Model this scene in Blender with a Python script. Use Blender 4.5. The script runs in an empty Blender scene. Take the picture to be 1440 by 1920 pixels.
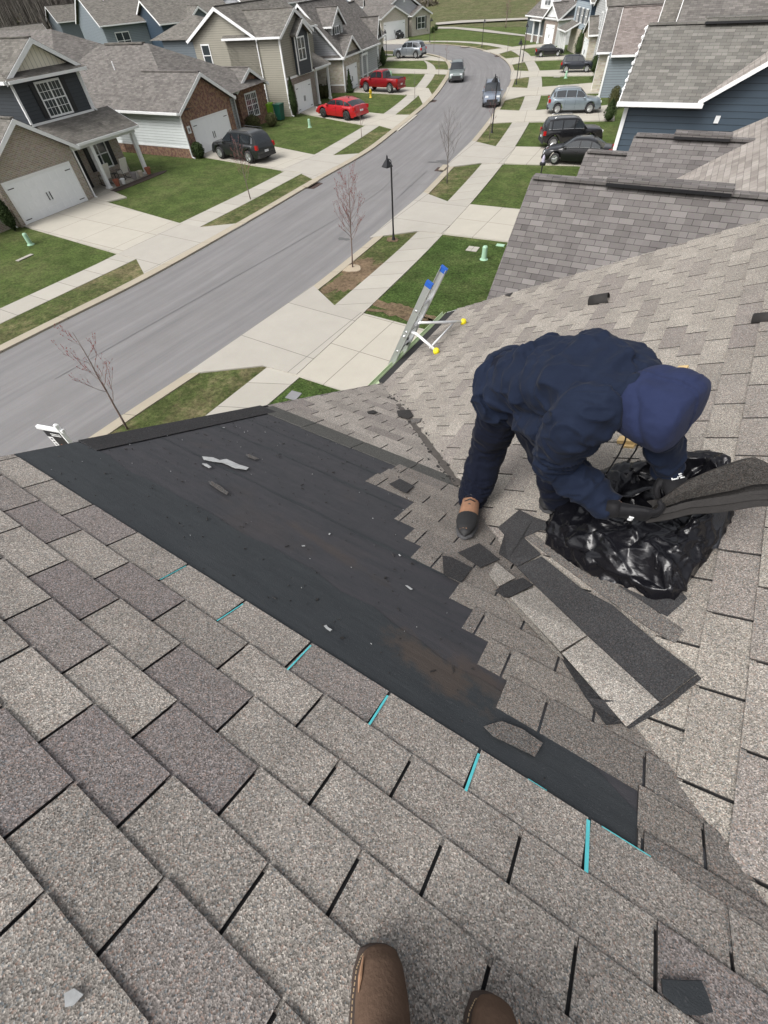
import bpy, bmesh, math, random
from mathutils import Vector, Matrix, noise
R=math.radians
random.seed(7)
sc=bpy.context.scene
# ---------------- camera
H=9.0
F=801.57
MR=[[0.8481501983963815, 0.5270583065447715, -0.053392719188447825], [0.3876600168247402, -0.6861831569489003, -0.6155261054375215], [-0.3610553313768139, 0.5013603660260737, -0.7863058126852304]]
cam_d=bpy.data.cameras.new('camera'); cam=bpy.data.objects.new('camera',cam_d); sc.collection.objects.link(cam); sc.camera=cam
m=Matrix(((MR[0][0],-MR[1][0],-MR[2][0],0),(MR[0][1],-MR[1][1],-MR[2][1],0),(MR[0][2],-MR[1][2],-MR[2][2],H),(0,0,0,1)))
cam.matrix_world=m
cam_d.sensor_fit='HORIZONTAL'; cam_d.sensor_width=36; cam_d.lens=F/1440*36
cam_d.clip_start=0.02; cam_d.clip_end=3000
sc.render.resolution_x=768; sc.render.resolution_y=1024
# ---------------- sky, sun, exposure
w=bpy.data.worlds.new('World'); sc.world=w; w.use_nodes=True
nt=w.node_tree; bg=nt.nodes['Background']
sky=nt.nodes.new('ShaderNodeTexSky'); sky.sky_type='NISHITA'; sky.sun_disc=False
sky.sun_elevation=R(52); sky.sun_rotation=R(200); sky.dust_density=6; sky.air_density=0.7; sky.ozone_density=0.6
hs=nt.nodes.new('ShaderNodeHueSaturation'); hs.inputs['Saturation'].default_value=0.22
nt.links.new(sky.outputs[0],hs.inputs['Color']); nt.links.new(hs.outputs[0],bg.inputs[0]); bg.inputs[1].default_value=0.15
sd=bpy.data.lights.new('sun','SUN'); sd.energy=1.1; sd.angle=R(30); sd.color=(1,.97,.93)
so=bpy.data.objects.new('sun',sd); sc.collection.objects.link(so)
az=R(200); el=R(52)
dv=Vector((math.sin(az)*math.cos(el),math.cos(az)*math.cos(el),math.sin(el)))
so.rotation_euler=dv.to_track_quat('Z','Y').to_euler()
sc.view_settings.view_transform='Standard'; sc.view_settings.look='None'; sc.view_settings.exposure=0.55; sc.view_settings.gamma=1
# ---------------- pixel -> place helpers (survey of the real place)
def ray(x,y):
    c=((x-720)/F,(y-960)/F,1.0)
    return Vector([MR[0][i]*c[0]+MR[1][i]*c[1]+MR[2][i]*c[2] for i in range(3)])
CAM=Vector((0,0,H))
def G(x,y,z=0.0):
    r=ray(x,y); return CAM+r*((z-H)/r.z)
TS=0.5; SL=math.atan(0.5); CS=math.cos(SL); SN=math.sin(SL)
OA=Vector((-0.7668,-0.4607,-1.1317+H)); OC=Vector((0.6323,0.7592,-1.6590+H)); TB=.333; EX=.1442
def onA(x,y,h=0):
    r=ray(x,y); k=((OA.z-H+h)+TS*OA.y)/(r.z+TS*r.y); return CAM+r*k
def onC(x,y,h=0):
    r=ray(x,y); k=((OC.z-H+h)-TS*OC.x)/(r.z-TS*r.x); return CAM+r*k
def A3(u,v,h=0): return OA+Vector((u*TB,v*EX*CS+h*SN,-v*EX*SN+h*CS))
def C3(s,t,h=0): return OC+Vector((t*EX*CS-h*SN,s*TB,t*EX*SN+h*CS))
# ---------------- materials
MATS={}
def nm(name):
    mt=bpy.data.materials.new(name); mt.use_nodes=True; n=mt.node_tree; b=n.nodes['Principled BSDF']; return mt,n,b
def N(n,t,**k):
    o=n.nodes.new(t)
    for a,v in k.items():
        if hasattr(o,a): setattr(o,a,v)
    return o
def mixc(n,fac,a,b,bt='MIX'):
    m=n.nodes.new('ShaderNodeMix'); m.data_type='RGBA'; m.blend_type=bt
    for sock,v in ((m.inputs[0],fac),(m.inputs[6],a),(m.inputs[7],b)):
        if hasattr(v,'links'): n.links.new(v,sock)
        else: sock.default_value=v if not isinstance(v,tuple) or len(v)==4 else (*v,1)
    return m.outputs[2]
def math_(n,op,a,b=None,c=None):
    m=n.nodes.new('ShaderNodeMath'); m.operation=op
    for i,v in enumerate((a,b,c)):
        if v is None: continue
        if hasattr(v,'links'): n.links.new(v,m.inputs[i])
        else: m.inputs[i].default_value=v
    return m.outputs[0]
def ramp(n,fac,stops):
    r=n.nodes.new('ShaderNodeValToRGB'); e=r.color_ramp.elements
    while len(e)<len(stops): e.new(0.5)
    for i,(p,c) in enumerate(stops): e[i].position=p; e[i].color=(*c,1) if isinstance(c,tuple) else (c,c,c,1)
    n.links.new(fac,r.inputs[0]); return r.outputs[0]
def noi(n,vec,scale,detail=4,rough=.6,out='Fac'):
    t=n.nodes.new('ShaderNodeTexNoise'); t.inputs['Scale'].default_value=scale; t.inputs['Detail'].default_value=detail; t.inputs['Roughness'].default_value=rough
    if vec is not None: n.links.new(vec,t.inputs['Vector'])
    return t.outputs[out]
def bump(n,b,h,strength=.3,dist=.01):
    t=n.nodes.new('ShaderNodeBump'); t.inputs['Strength'].default_value=strength; t.inputs['Distance'].default_value=dist
    n.links.new(h,t.inputs['Height']); n.links.new(t.outputs[0],b.inputs['Normal'])
def coord(n,k='Object'): return n.nodes.new('ShaderNodeTexCoord').outputs[k]
def plain(name,col,rough=.6,var=.12,scale=8,metal=0,bs=0,spec=None):
    if name in MATS: return MATS[name]
    mt,n,b=nm(name); co=coord(n)
    f=noi(n,co,scale)
    c=mixc(n,f,tuple(x*(1-var) for x in col),tuple(min(1,x*(1+var)) for x in col))
    n.links.new(c,b.inputs['Base Color']); b.inputs['Roughness'].default_value=rough; b.inputs['Metallic'].default_value=metal
    if spec is not None: b.inputs['Specular IOR Level'].default_value=spec
    if bs: bump(n,b,noi(n,co,scale*6),bs,.01)
    MATS[name]=mt; return mt
def siding(name,col,lap=.178):
    if name in MATS: return MATS[name]
    mt,n,b=nm(name); uv=coord(n,'UV'); sp=n.nodes.new('ShaderNodeSeparateXYZ'); n.links.new(uv,sp.inputs[0])
    fr=math_(n,'FRACT',math_(n,'DIVIDE',sp.outputs[1],lap))
    line=ramp(n,fr,[(0,.25),(.07,.45),(.12,1.0),(1,.93)])
    c=mixc(n,noi(n,coord(n),1.3,5),tuple(x*.88 for x in col),tuple(min(1,x*1.08) for x in col))
    c=mixc(n,1.0,c,line,'MULTIPLY'); n.links.new(c,b.inputs['Base Color']); b.inputs['Roughness'].default_value=.55
    bump(n,b,math_(n,'SUBTRACT',1.0,fr),.6,.02); MATS[name]=mt; return mt
def batten(name,col,wd=.3):
    mt,n,b=nm(name); uv=coord(n,'UV'); sp=n.nodes.new('ShaderNodeSeparateXYZ'); n.links.new(uv,sp.inputs[0])
    fr=math_(n,'FRACT',math_(n,'DIVIDE',sp.outputs[0],wd)); line=ramp(n,fr,[(0,.5),(.1,.6),(.14,1.0),(1,1.0)])
    c=mixc(n,1.0,col,line,'MULTIPLY'); n.links.new(c,b.inputs['Base Color']); b.inputs['Roughness'].default_value=.6; MATS[name]=mt; return mt
def brick(name,c1,c2,mortar,bw=.215,rh=.075,ms=.01,patch=None):
    if name in MATS: return MATS[name]
    mt,n,b=nm(name); uv=coord(n,'UV'); t=n.nodes.new('ShaderNodeTexBrick')
    n.links.new(uv,t.inputs['Vector']); t.inputs['Scale'].default_value=1; t.inputs['Brick Width'].default_value=bw; t.inputs['Row Height'].default_value=rh
    t.inputs['Mortar Size'].default_value=ms; t.inputs['Mortar Smooth'].default_value=.2; t.inputs['Bias'].default_value=-.1
    t.inputs['Color1'].default_value=(*c1,1); t.inputs['Color2'].default_value=(*c2,1); t.inputs['Mortar'].default_value=(*mortar,1)
    c=t.outputs[0]
    if patch: c=mixc(n,ramp(n,noi(n,uv,5,2,.5),[(.47,0.0),(.55,1.0)]),c,patch,'MIX') if len(patch)==3 else c
    c=mixc(n,.35,c,noi(n,uv,7,5,out='Color'),'SOFT_LIGHT')
    n.links.new(c,b.inputs['Base Color']); b.inputs['Roughness'].default_value=.85
    bump(n,b,math_(n,'SUBTRACT',1.0,t.outputs[1]),.4,.01); MATS[name]=mt; return mt
def farshingle(name,c1=(.135,.12,.115),c2=(.215,.195,.185),line=.35,noisy=.5):
    if name in MATS: return MATS[name]
    mt,n,b=nm(name); uv=coord(n,'UV'); t=n.nodes.new('ShaderNodeTexBrick')
    n.links.new(uv,t.inputs['Vector']); t.inputs['Scale'].default_value=1; t.inputs['Brick Width'].default_value=.333; t.inputs['Row Height'].default_value=.1442
    t.inputs['Mortar Size'].default_value=.006; t.inputs['Mortar Smooth'].default_value=.3; t.inputs['Bias'].default_value=0
    t.inputs['Color1'].default_value=(*c1,1); t.inputs['Color2'].default_value=(*c2,1); t.inputs['Mortar'].default_value=tuple(x*line for x in c1)+(1,)
    big=noi(n,uv,1.1,5,.65)
    c=mixc(n,ramp(n,big,[(.35,0.0),(.7,noisy)]),t.outputs[0],(*(x*1.25 for x in c2),),'MIX')
    wv=n.nodes.new('ShaderNodeTexWhiteNoise'); mp=n.nodes.new('ShaderNodeMapping'); mp.inputs['Scale'].default_value=(3.0,6.93,1)
    sn=n.nodes.new('ShaderNodeVectorMath'); sn.operation='FLOOR'; n.links.new(uv,mp.inputs[0]); n.links.new(mp.outputs[0],sn.inputs[0]); n.links.new(sn.outputs[0],wv.inputs[0])
    c=mixc(n,.22,c,wv.outputs[0],'SOFT_LIGHT')
    c=mixc(n,.5,c,noi(n,uv,140,2,.5,'Color'),'SOFT_LIGHT')
    n.links.new(c,b.inputs['Base Color']); b.inputs['Roughness'].default_value=.93; b.inputs['Specular IOR Level'].default_value=.2
    bump(n,b,math_(n,'SUBTRACT',1.0,t.outputs[1]),.5,.01); MATS[name]=mt; return mt
def shingle(name,light,dark,purple,grain=1.0,stain=False):
    cg=.2 if light[0]<.12 else 1.0
    # close-up asphalt shingle: tab tone from the 'tone' attribute, ceramic granules as fine cells
    mt,n,b=nm(name); co=coord(n); at=n.nodes.new('ShaderNodeAttribute'); at.attribute_name='tone'
    sp=n.nodes.new('ShaderNodeSeparateColor'); n.links.new(at.outputs['Color'],sp.inputs[0])
    base=mixc(n,sp.outputs[0],dark,light)
    base=mixc(n,sp.outputs[1],base,purple)
    base=mixc(n,ramp(n,noi(n,co,5.5,4,.6),[(.4,0.0),(.75,.55)]),base,tuple(x*.8 for x in dark))
    vo=n.nodes.new('ShaderNodeTexVoronoi'); vo.feature='F1'; vo.inputs['Scale'].default_value=330; n.links.new(co,vo.inputs['Vector'])
    vs=n.nodes.new('ShaderNodeSeparateColor'); n.links.new(vo.outputs['Color'],vs.inputs[0])
    g=ramp(n,vs.outputs[0],[(0,.36),(.3,.7),(.62,1.0),(.85,1.28),(1,1.95)])
    gb=ramp(n,noi(n,co,120,3,.7),[(.3,.8),(.7,1.2)]); g=mixc(n,1.0,g,gb,'MULTIPLY')
    fine=mixc(n,grain,(1,1,1),g)
    c=mixc(n,1.0,base,fine,'MULTIPLY')
    # coloured granules
    c=mixc(n,math_(n,'MULTIPLY',ramp(n,vs.outputs[1],[(.9,0.0),(.93,1.0)]),.45*cg),c,(.34,.22,.17))
    c=mixc(n,math_(n,'MULTIPLY',ramp(n,vs.outputs[2],[(.9,0.0),(.93,1.0)]),.4*cg),c,(.12,.17,.2))
    c=mixc(n,math_(n,'MULTIPLY',sp.outputs[2],.8),c,(.018,.018,.02))
    if stain:
        sx=n.nodes.new('ShaderNodeSeparateXYZ'); n.links.new(co,sx.inputs[0])
        d=math_(n,'ADD',sx.outputs[0],sx.outputs[1]); d=math_(n,'ADD',d,math_(n,'MULTIPLY',noi(n,co,6,3),.07))
        r=ramp(n,math_(n,'SUBTRACT',d,stain),[(0,0.0),(.1,.7),(.135,.75),(.15,.1)])
        c=mixc(n,r,c,(.035,.034,.033))
    n.links.new(c,b.inputs['Base Color']); b.inputs['Roughness'].default_value=.9; b.inputs['Specular IOR Level'].default_value=.25
    bump(n,b,vo.outputs['Distance'],.5,.002); MATS[name]=mt; return mt
M_WHITE=plain('white_trim',(.76,.77,.77),.5,.04,3)
M_GLASS=plain('window_glass',(.035,.045,.05),.08,.5,1.2)
M_GLASS.node_tree.nodes['Principled BSDF'].inputs['Specular IOR Level'].default_value=.8
M_BLACK=plain('black_paint',(.012,.012,.014),.45,.2,6)
M_FAR=farshingle('roof_shingles_grey',(.1,.095,.085),(.155,.145,.13)); M_FAR2=farshingle('roof_shingles_brown',(.1,.094,.088),(.152,.141,.131)); M_FAR3=farshingle('roof_shingles_light',(.2,.18,.165),(.3,.275,.25),.5)
M_N1=farshingle('roof_shingles_taupe',(.1,.092,.09),(.16,.149,.143),.28,.25)
M_R1=farshingle('roof_shingles_stone',(.11,.107,.098),(.17,.163,.148),.4,.35)
M_BRICK_TAN=brick('tan_brick',(.26,.21,.16),(.36,.31,.25),(.42,.4,.36))
M_BRICK_RED=brick('red_brick',(.13,.045,.03),(.2,.085,.055),(.2,.17,.15),patch=(.27,.17,.11))
M_BRICK_CREAM=brick('cream_brick',(.42,.38,.31),(.54,.5,.43),(.5,.48,.44))
M_BRICK_GREY=brick('grey_brown_brick',(.17,.13,.11),(.25,.2,.17),(.3,.28,.25))
M_STONE=brick('ledge_stone',(.36,.32,.25),(.52,.48,.4),(.4,.38,.34),.35,.14,.012)
M_S_NAVY=siding('charcoal_siding',(.035,.042,.05)); M_S_WHITE=siding('white_siding',(.66,.7,.7)); M_S_TAN=siding('khaki_siding',(.29,.275,.225),.15)
M_S_GREY=siding('grey_siding',(.38,.39,.41)); M_S_SLATE=siding('slate_siding',(.13,.155,.175)); M_S_BLUE=siding('blue_siding',(.048,.072,.098),.178); M_S_LIGHT=siding('pale_grey_siding',(.5,.51,.51))
M_S_DBLUE=siding('deep_blue_siding',(.03,.052,.08)); M_S_BGREY=siding('blue_grey_siding',(.2,.235,.26)); M_S_CREAM=batten('cream_board',(.72,.68,.56))
M_S_SKY=siding('pale_blue_siding',(.36,.42,.47))
# ---------------- mesh helpers
def mesh_obj(name,verts,faces,mats,parent=None,fm=None,smooth=False,uv=True,tone=None,link=True):
    me=bpy.data.meshes.new(name); me.from_pydata([tuple(v) for v in verts],[],faces); 
    if not isinstance(mats,(list,tuple)): mats=[mats]
    for mm in mats: me.materials.append(mm)
    if fm:
        for p,i in zip(me.polygons,fm): p.material_index=i
    if smooth: me.polygons.foreach_set('use_smooth',[True]*len(me.polygons))
    if uv:
        ul=me.uv_layers.new(name='UVMap'); 
        for p in me.polygons:
            n=p.normal
            if abs(n.z)>.97: tu=Vector((1,0,0)); tv=Vector((0,1,0))
            elif abs(n.z)<.3:
                tu=Vector((-n.y,n.x,0)).normalized(); tv=Vector((0,0,1))
            else:
                tu=Vector((-n.y,n.x,0)).normalized(); tv=n.cross(tu)
            for li in p.loop_indices:
                co=me.vertices[me.loops[li].vertex_index].co; ul.data[li].uv=(co.dot(tu),co.dot(tv))
    if tone:
        ca=me.color_attributes.new('tone','FLOAT_COLOR','CORNER')
        for p,tv in zip(me.polygons,tone):
            for li in p.loop_indices: ca.data[li].color=(tv[0],tv[1],tv[2],1)
    me.validate(); me.update()
    o=bpy.data.objects.new(name,me); sc.collection.objects.link(o)
    if parent: o.parent=parent
    return o
class MB:
    def __init__(s): s.v=[]; s.f=[]; s.m=[]; s.t=[]
    def add(s,vs,fs,m=0,t=None):
        b=len(s.v); s.v+=[Vector(x) for x in vs]
        for f in fs: s.f.append([b+i for i in f]); s.m.append(m); s.t.append(t)
        return s
    def box(s,x0,x1,y0,y1,z0,z1,m=0,fn=None):
        vs=[Vector((x,y,z)) for x in (x0,x1) for y in (y0,y1) for z in (z0,z1)]
        if fn: vs=[fn(*v) for v in vs]
        return s.add(vs,[(0,1,3,2),(4,6,7,5),(0,4,5,1),(2,3,7,6),(0,2,6,4),(1,5,7,3)],m)
    def prism(s,poly,d,m=0):
        n=len(poly); poly=[Vector(p) for p in poly]; d=Vector(d)
        return s.add(poly+[p+d for p in poly],[list(range(n))[::-1],list(range(n,2*n))]+[(i,(i+1)%n,n+(i+1)%n,n+i) for i in range(n)],m)
    def tube(s,pts,rs,seg=8,m=0,cap=True):
        pts=[Vector(p) for p in pts]; 
        if not isinstance(rs,(list,tuple)): rs=[rs]*len(pts)
        b=len(s.v); up=None
        for i,p in enumerate(pts):
            d=(pts[min(i+1,len(pts)-1)]-pts[max(i-1,0)])
            if d.length<1e-9: d=Vector((0,0,1))
            d.normalize()
            if up is None: up=d.orthogonal().normalized()
            up=(up-d*up.dot(d)); up=up.normalized() if up.length>1e-6 else d.orthogonal().normalized()
            sd_=d.cross(up)
            for k in range(seg):
                a=2*math.pi*k/seg; s.v.append(p+(up*math.cos(a)+sd_*math.sin(a))*rs[i])
        for i in range(len(pts)-1):
            for k in range(seg):
                k2=(k+1)%seg; s.f.append([b+i*seg+k,b+i*seg+k2,b+(i+1)*seg+k2,b+(i+1)*seg+k]); s.m.append(m); s.t.append(None)
        if cap:
            s.f.append([b+k for k in range(seg)][::-1]); s.m.append(m); s.t.append(None)
            s.f.append([b+(len(pts)-1)*seg+k for k in range(seg)]); s.m.append(m); s.t.append(None)
        return s
    def lathe(s,c,prof,seg=16,m=0,axis=None):
        c=Vector(c); b=len(s.v); ax=Vector(axis or (0,0,1)).normalized(); e1=ax.orthogonal().normalized(); e2=ax.cross(e1)
        for r,z in prof:
            for k in range(seg):
                a=2*math.pi*k/seg; s.v.append(c+e1*r*math.cos(a)+e2*r*math.sin(a)+ax*z)
        for i in range(len(prof)-1):
            for k in range(seg):
                k2=(k+1)%seg; s.f.append([b+i*seg+k,b+i*seg+k2,b+(i+1)*seg+k2,b+(i+1)*seg+k]); s.m.append(m); s.t.append(None)
        for i in (0,len(prof)-1):
            if prof[i][0]>1e-6: s.f.append([b+i*seg+k for k in range(seg)]); s.m.append(m); s.t.append(None)
        return s
    def build(s,name,mats,parent=None,smooth=False,link=True):
        tone=[t or (.5,0,0) for t in s.t] if any(t is not None for t in s.t) else None
        return mesh_obj(name,s.v,s.f,mats,parent,s.m,smooth,True,tone)
def empty(name,loc,rz=0,parent=None):
    o=bpy.data.objects.new(name,None); sc.collection.objects.link(o); o.location=loc; o.rotation_euler=(0,0,rz); o.empty_display_size=.3
    if parent: o.parent=parent
    return o
def tag(o,label=None,cat=None,group=None,kind=None):
    if label: o['label']=label
    if cat: o['category']=cat
    if group: o['group']=group
    if kind: o['kind']=kind
    return o
def kids(o): return [c for c in bpy.data.objects if c.parent is o]
def copy_tree(o,loc=None,rz=None,scale=None,parent=None):
    c=o.copy(); sc.collection.objects.link(c)
    if parent is not None: c.parent=parent
    for ch in kids(o): copy_tree(ch,parent=c)
    if loc is not None: c.location=loc
    if rz is not None: c.rotation_euler=(0,0,rz)
    if scale is not None: c.scale=scale
    return c
def clip(poly,pl):
    # clip 3-D polygon by half space n.p<=d
    n,d=pl; out=[]
    for i in range(len(poly)):
        a=poly[i]; b=poly[(i+1)%len(poly)]; da=n.dot(a)-d; db=n.dot(b)-d
        if da<=0: out.append(a)
        if (da<0 and db>0) or (da>0 and db<0): out.append(a+(b-a)*(da/(da-db)))
    return out
# ================= ground, street =================
def grass_mat(name,g1,g2,br,brown=.5,tex=26):
    mt,n,b=nm(name); co=coord(n)
    big=noi(n,co,.35,6,.65); mid=noi(n,co,2.3,5,.7); fine=noi(n,co,tex,4,.8)
    c=mixc(n,ramp(n,fine,[(.3,0.0),(.7,1.0)]),g1,g2)
    c=mixc(n,math_(n,'MULTIPLY',ramp(n,math_(n,'ADD',math_(n,'MULTIPLY',big,.6),math_(n,'MULTIPLY',mid,.4)),[(.48,0.0),(.62,1.0)]),brown),c,br)
    c=mixc(n,.75,c,noi(n,co,4,8,.85),'SOFT_LIGHT')
    c=mixc(n,1.0,c,ramp(n,noi(n,co,7,7,.8),[(.36,.55),(.5,1.0),(.64,1.35)]),'MULTIPLY'); c=mixc(n,1.0,c,ramp(n,noi(n,co,.9,5,.7),[(.38,.78),(.62,1.2)]),'MULTIPLY')
    n.links.new(c,b.inputs['Base Color']); b.inputs['Roughness'].default_value=.95; b.inputs['Specular IOR Level'].default_value=.1
    bump(n,b,math_(n,'ADD',fine,mid),.9,.08); return mt
M_GRASS=grass_mat('lawn',(.045,.07,.02),(.11,.15,.045),(.18,.17,.085),.4)
M_STRIP=grass_mat('verge_grass',(.05,.07,.024),(.12,.145,.05),(.23,.19,.11),.75)
M_YARD=grass_mat('lush_grass',(.028,.05,.014),(.08,.125,.033),(.15,.13,.07),.22,14)
M_SOIL=grass_mat('bare_soil',(.16,.11,.07),(.24,.18,.12),(.1,.1,.04),.35,30)
M_FIELD=grass_mat('rough_field',(.07,.085,.035),(.12,.125,.06),(.17,.14,.09),.7,6)
def conc(name,col,jx=1.52,jy=None,dirt=.25):
    mt,n,b=nm(name); uv=coord(n,'UV'); co=coord(n); t=n.nodes.new('ShaderNodeTexBrick'); n.links.new(uv,t.inputs['Vector'])
    t.inputs['Scale'].default_value=1; t.offset=0; t.inputs['Brick Width'].default_value=jx; t.inputs['Row Height'].default_value=jy or 50; t.inputs['Mortar Size'].default_value=.016; t.inputs['Mortar Smooth'].default_value=.3
    t.inputs['Color1'].default_value=(*col,1); t.inputs['Color2'].default_value=tuple(x*.9 for x in col)+(1,); t.inputs['Mortar'].default_value=tuple(x*.35 for x in col)+(1,)
    c=mixc(n,ramp(n,noi(n,co,1.1,6,.65),[(.35,0.0),(.8,dirt)]),t.outputs[0],tuple(x*.6 for x in col))
    c=mixc(n,.3,c,noi(n,co,30,4,.8,'Color'),'SOFT_LIGHT')
    n.links.new(c,b.inputs['Base Color']); b.inputs['Roughness'].default_value=.9; bump(n,b,noi(n,co,60,3),.15,.01); return mt
M_WALK=conc('sidewalk_concrete',(.39,.37,.325)); M_DRIVE=conc('driveway_concrete',(.41,.385,.33),3.05,2.4); M_APRON=conc('apron_concrete',(.37,.35,.31),3.4,3)
M_KERB=conc('kerb_concrete',(.36,.32,.25),3.0); M_PATH=conc('gravel_path',(.35,.33,.29),60)
mt,n,b=nm('asphalt'); co=coord(n); uv=coord(n,'UV')
mp=n.nodes.new('ShaderNodeMapping'); mp.inputs['Scale'].default_value=(.06,1.3,1); n.links.new(uv,mp.inputs[0])
c=mixc(n,ramp(n,noi(n,mp.outputs[0],1.4,6,.7),[(.3,0.0),(.7,1.0)]),(.135,.132,.134),(.205,.2,.2))
c=mixc(n,ramp(n,noi(n,co,.5,5,.7),[(.45,0.0),(.75,.4)]),c,(.13,.125,.12))
c=mixc(n,.55,c,noi(n,co,45,3,.8,'Color'),'SOFT_LIGHT')
n.links.new(c,b.inputs['Base Color']); b.inputs['Roughness'].default_value=.85; bump(n,b,noi(n,co,90,3),.3,.01); M_ASPH=mt
def catmull(pts,n):
    P=[Vector((*p[:2],0)) for p in pts]; P=[P[0]*2-P[1]]+P+[P[-1]*2-P[-2]]; out=[]
    for i in range(1,len(P)-2):
        for k in range(12):
            t=k/12; a,b_,c_,d=P[i-1:i+3]
            out.append(.5*((2*b_)+(c_-a)*t+(2*a-5*b_+4*c_-d)*t*t+(3*b_-a-3*c_+d)*t**3))
    out.append(P[-2]); L=[0]
    for i in range(1,len(out)): L.append(L[-1]+(out[i]-out[i-1]).length)
    res=[]; j=0
    for k in range(n):
        s=L[-1]*k/(n-1)
        while j<len(L)-2 and L[j+1]<s: j+=1
        t=(s-L[j])/max(1e-6,L[j+1]-L[j]); res.append(out[j].lerp(out[j+1],t))
    return res
def uvset(o,fn):
    ul=o.data.uv_layers[0]
    for l in o.data.loops: ul.data[l.index].uv=fn(l.vertex_index)
def ribbon(name,L,Rr,z,mat,n=110,thick=0):
    a=catmull(L,n); b_=catmull(Rr,n); v=[];f=[];S=[0]
    for i in range(n):
        if i: S.append(S[-1]+((a[i]-a[i-1]).length+(b_[i]-b_[i-1]).length)/2)
        v+=[Vector((a[i].x,a[i].y,z)),Vector((b_[i].x,b_[i].y,z))]
    for i in range(n-1): f.append((2*i,2*i+2,2*i+3,2*i+1))
    if thick:
        k=len(v); v+=[x-Vector((0,0,thick)) for x in v]
        for i in range(n-1): f+= [(2*i,k+2*i,k+2*i+2,2*i+2),(2*i+1,2*i+3,k+2*i+3,k+2*i+1)]
        f+=[(0,1,k+1,k),(2*n-2,k+2*n-2,k+2*n-1,2*n-1)]
    o=mesh_obj(name,v,f,mat)
    w_=(a[n//2]-b_[n//2]).length
    uvset(o,lambda i:(S[(i%(2*n))//2],w_*(i%2)*.98+.01))
    # faces wound to look up
    if o.data.polygons[0].normal.z<0:
        o.data.flip_normals()
    return tag(o,kind='structure')
def flat(name,pts,z,mat,thick=.0,ang=None,m2=None):
    pts=[Vector((p[0],p[1],z)) for p in pts]; ar=sum(pts[i].x*pts[(i+1)%len(pts)].y-pts[(i+1)%len(pts)].x*pts[i].y for i in range(len(pts)))
    if ar<0: pts=pts[::-1]
    mb=MB()
    if thick: mb.prism([p-Vector((0,0,thick)) for p in pts],(0,0,thick))
    else: mb.add(pts,[list(range(len(pts)))])
    o=mb.build(name,mat); a=ang if ang is not None else 0; o0=pts[0]
    if ang is not None:
        ul=o.data.uv_layers[0]; ca,sa=math.cos(a),math.sin(a)
        for l in o.data.loops:
            c=o.data.vertices[l.vertex_index].co-o0; ul.data[l.index].uv=(c.x*ca+c.y*sa+.02,-c.x*sa+c.y*ca+.02)
    return tag(o,kind='structure')
# terrain
def hill(x,y):
    d=max(0,math.hypot(x+20,y)-150); return -.18+d*.045+ (3*noise.noise(Vector((x*.012,y*.012,0))) if d>0 else 0)*min(1,d/60)
v=[];f=[];NX=90;NY=90
for j in range(NY+1):
    for i in range(NX+1):
        x=-600+1000*(i/NX); y=-60+760*(j/NY)**1.3; v.append((x,y,hill(x,y)))
for j in range(NY):
    for i in range(NX): a=j*(NX+1)+i; f.append((a,a+1,a+NX+2,a+NX+1))
tag(mesh_obj('ground',v,f,M_FIELD,smooth=True),kind='structure')
LAWN=[(-140,-58),(60,-58),(60,60),(40,100),(-20,108),(-38,122),(-62,128),(-90,125),(-150,110)]
flat('lawn',LAWN,0.0,M_GRASS)
flat('front_yard_lawn',[(-11.2,-20),(-10.2,9),(-10.4,15),(-11.3,23),(20,24),(20,-20)],.016,M_YARD)
RC=[(-14.2,-40),(-14.2,-15),(-14.1,3.6),(-13.95,8.1),(-13.95,15),(-14.7,23.5),(-15.4,28.2),(-16.5,34.3),(-17.8,40.9),(-19.6,48.8),(-21.8,56.8),(-25,67.5),(-28.5,75.9),(-31.8,82),(-35.3,87),(-39.6,91.8),(-44.5,95.7),(-51,98.6),(-58,99.5),(-68,99.5),(-110,99)]
LC=[(-22.3,-40),(-22.3,-15),(-22.3,4.9),(-22.2,12.7),(-22.9,22),(-23.5,27.8),(-24.2,35.7),(-25.6,42.3),(-27,48.2),(-28.8,55.1),(-31.2,62.3),(-35.2,72.6),(-38.9,79.4),(-43,84.7),(-48.5,88.6),(-56,91),(-66,91.3),(-110,91)]
ribbon('road',LC,RC,.012,M_ASPH,140)
def off(c,d):
    P=catmull(c,140); o=[]
    for i in range(140):
        t=(P[min(139,i+1)]-P[max(0,i-1)]).normalized(); o.append((P[i].x+t.y*d,P[i].y-t.x*d))
    return o[::2]+[o[-1]]
ribbon('kerb_right',RC,off(RC,.42),.07,M_KERB,140,.07); ribbon('kerb_left',off(LC,-.5),LC,.09,M_KERB,140,.09)
SRl=[(-11.5,-40),(-11.5,6.4),(-11.7,9.4),(-12,14.3),(-12.7,23),(-14.6,35.8),(-17.1,47.8),(-19.6,57.2),(-23.8,70.1),(-28.2,80.3),(-33,89),(-37.8,94.6),(-44.5,99.5),(-51,101.8),(-60,102.3)]
SRr=[(-10,-40),(-10,6.4),(-10.2,9.5),(-10.5,14.3),(-11.3,23.3),(-13.2,36.2),(-15.7,48.1),(-18.4,58.7),(-22.4,70.3),(-26.8,80.4),(-31.6,89.8),(-36.8,96),(-44,101),(-51,103.3),(-60,103.8)]
ribbon('sidewalk_right',SRl,SRr,.045,M_WALK,120,.045)
SLu=[(-26.3,-40),(-26.3,7.1),(-26.4,13.6),(-26.7,18.5),(-27.1,25.8),(-28,33.5),(-30.5,48.3),(-34.5,61.8),(-39.5,73.8),(-44.5,81.6),(-50,86),(-58,88),(-66,88.4)]
SLl=[(-24.9,-40),(-24.8,6.3),(-24.8,13.9),(-25,18.5),(-25.5,25.8),(-26.4,33.8),(-29.1,48.1),(-32.8,60.9),(-37.6,72.7),(-42.8,80),(-49,84.7),(-57.5,86.8),(-66,87.2)]
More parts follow.
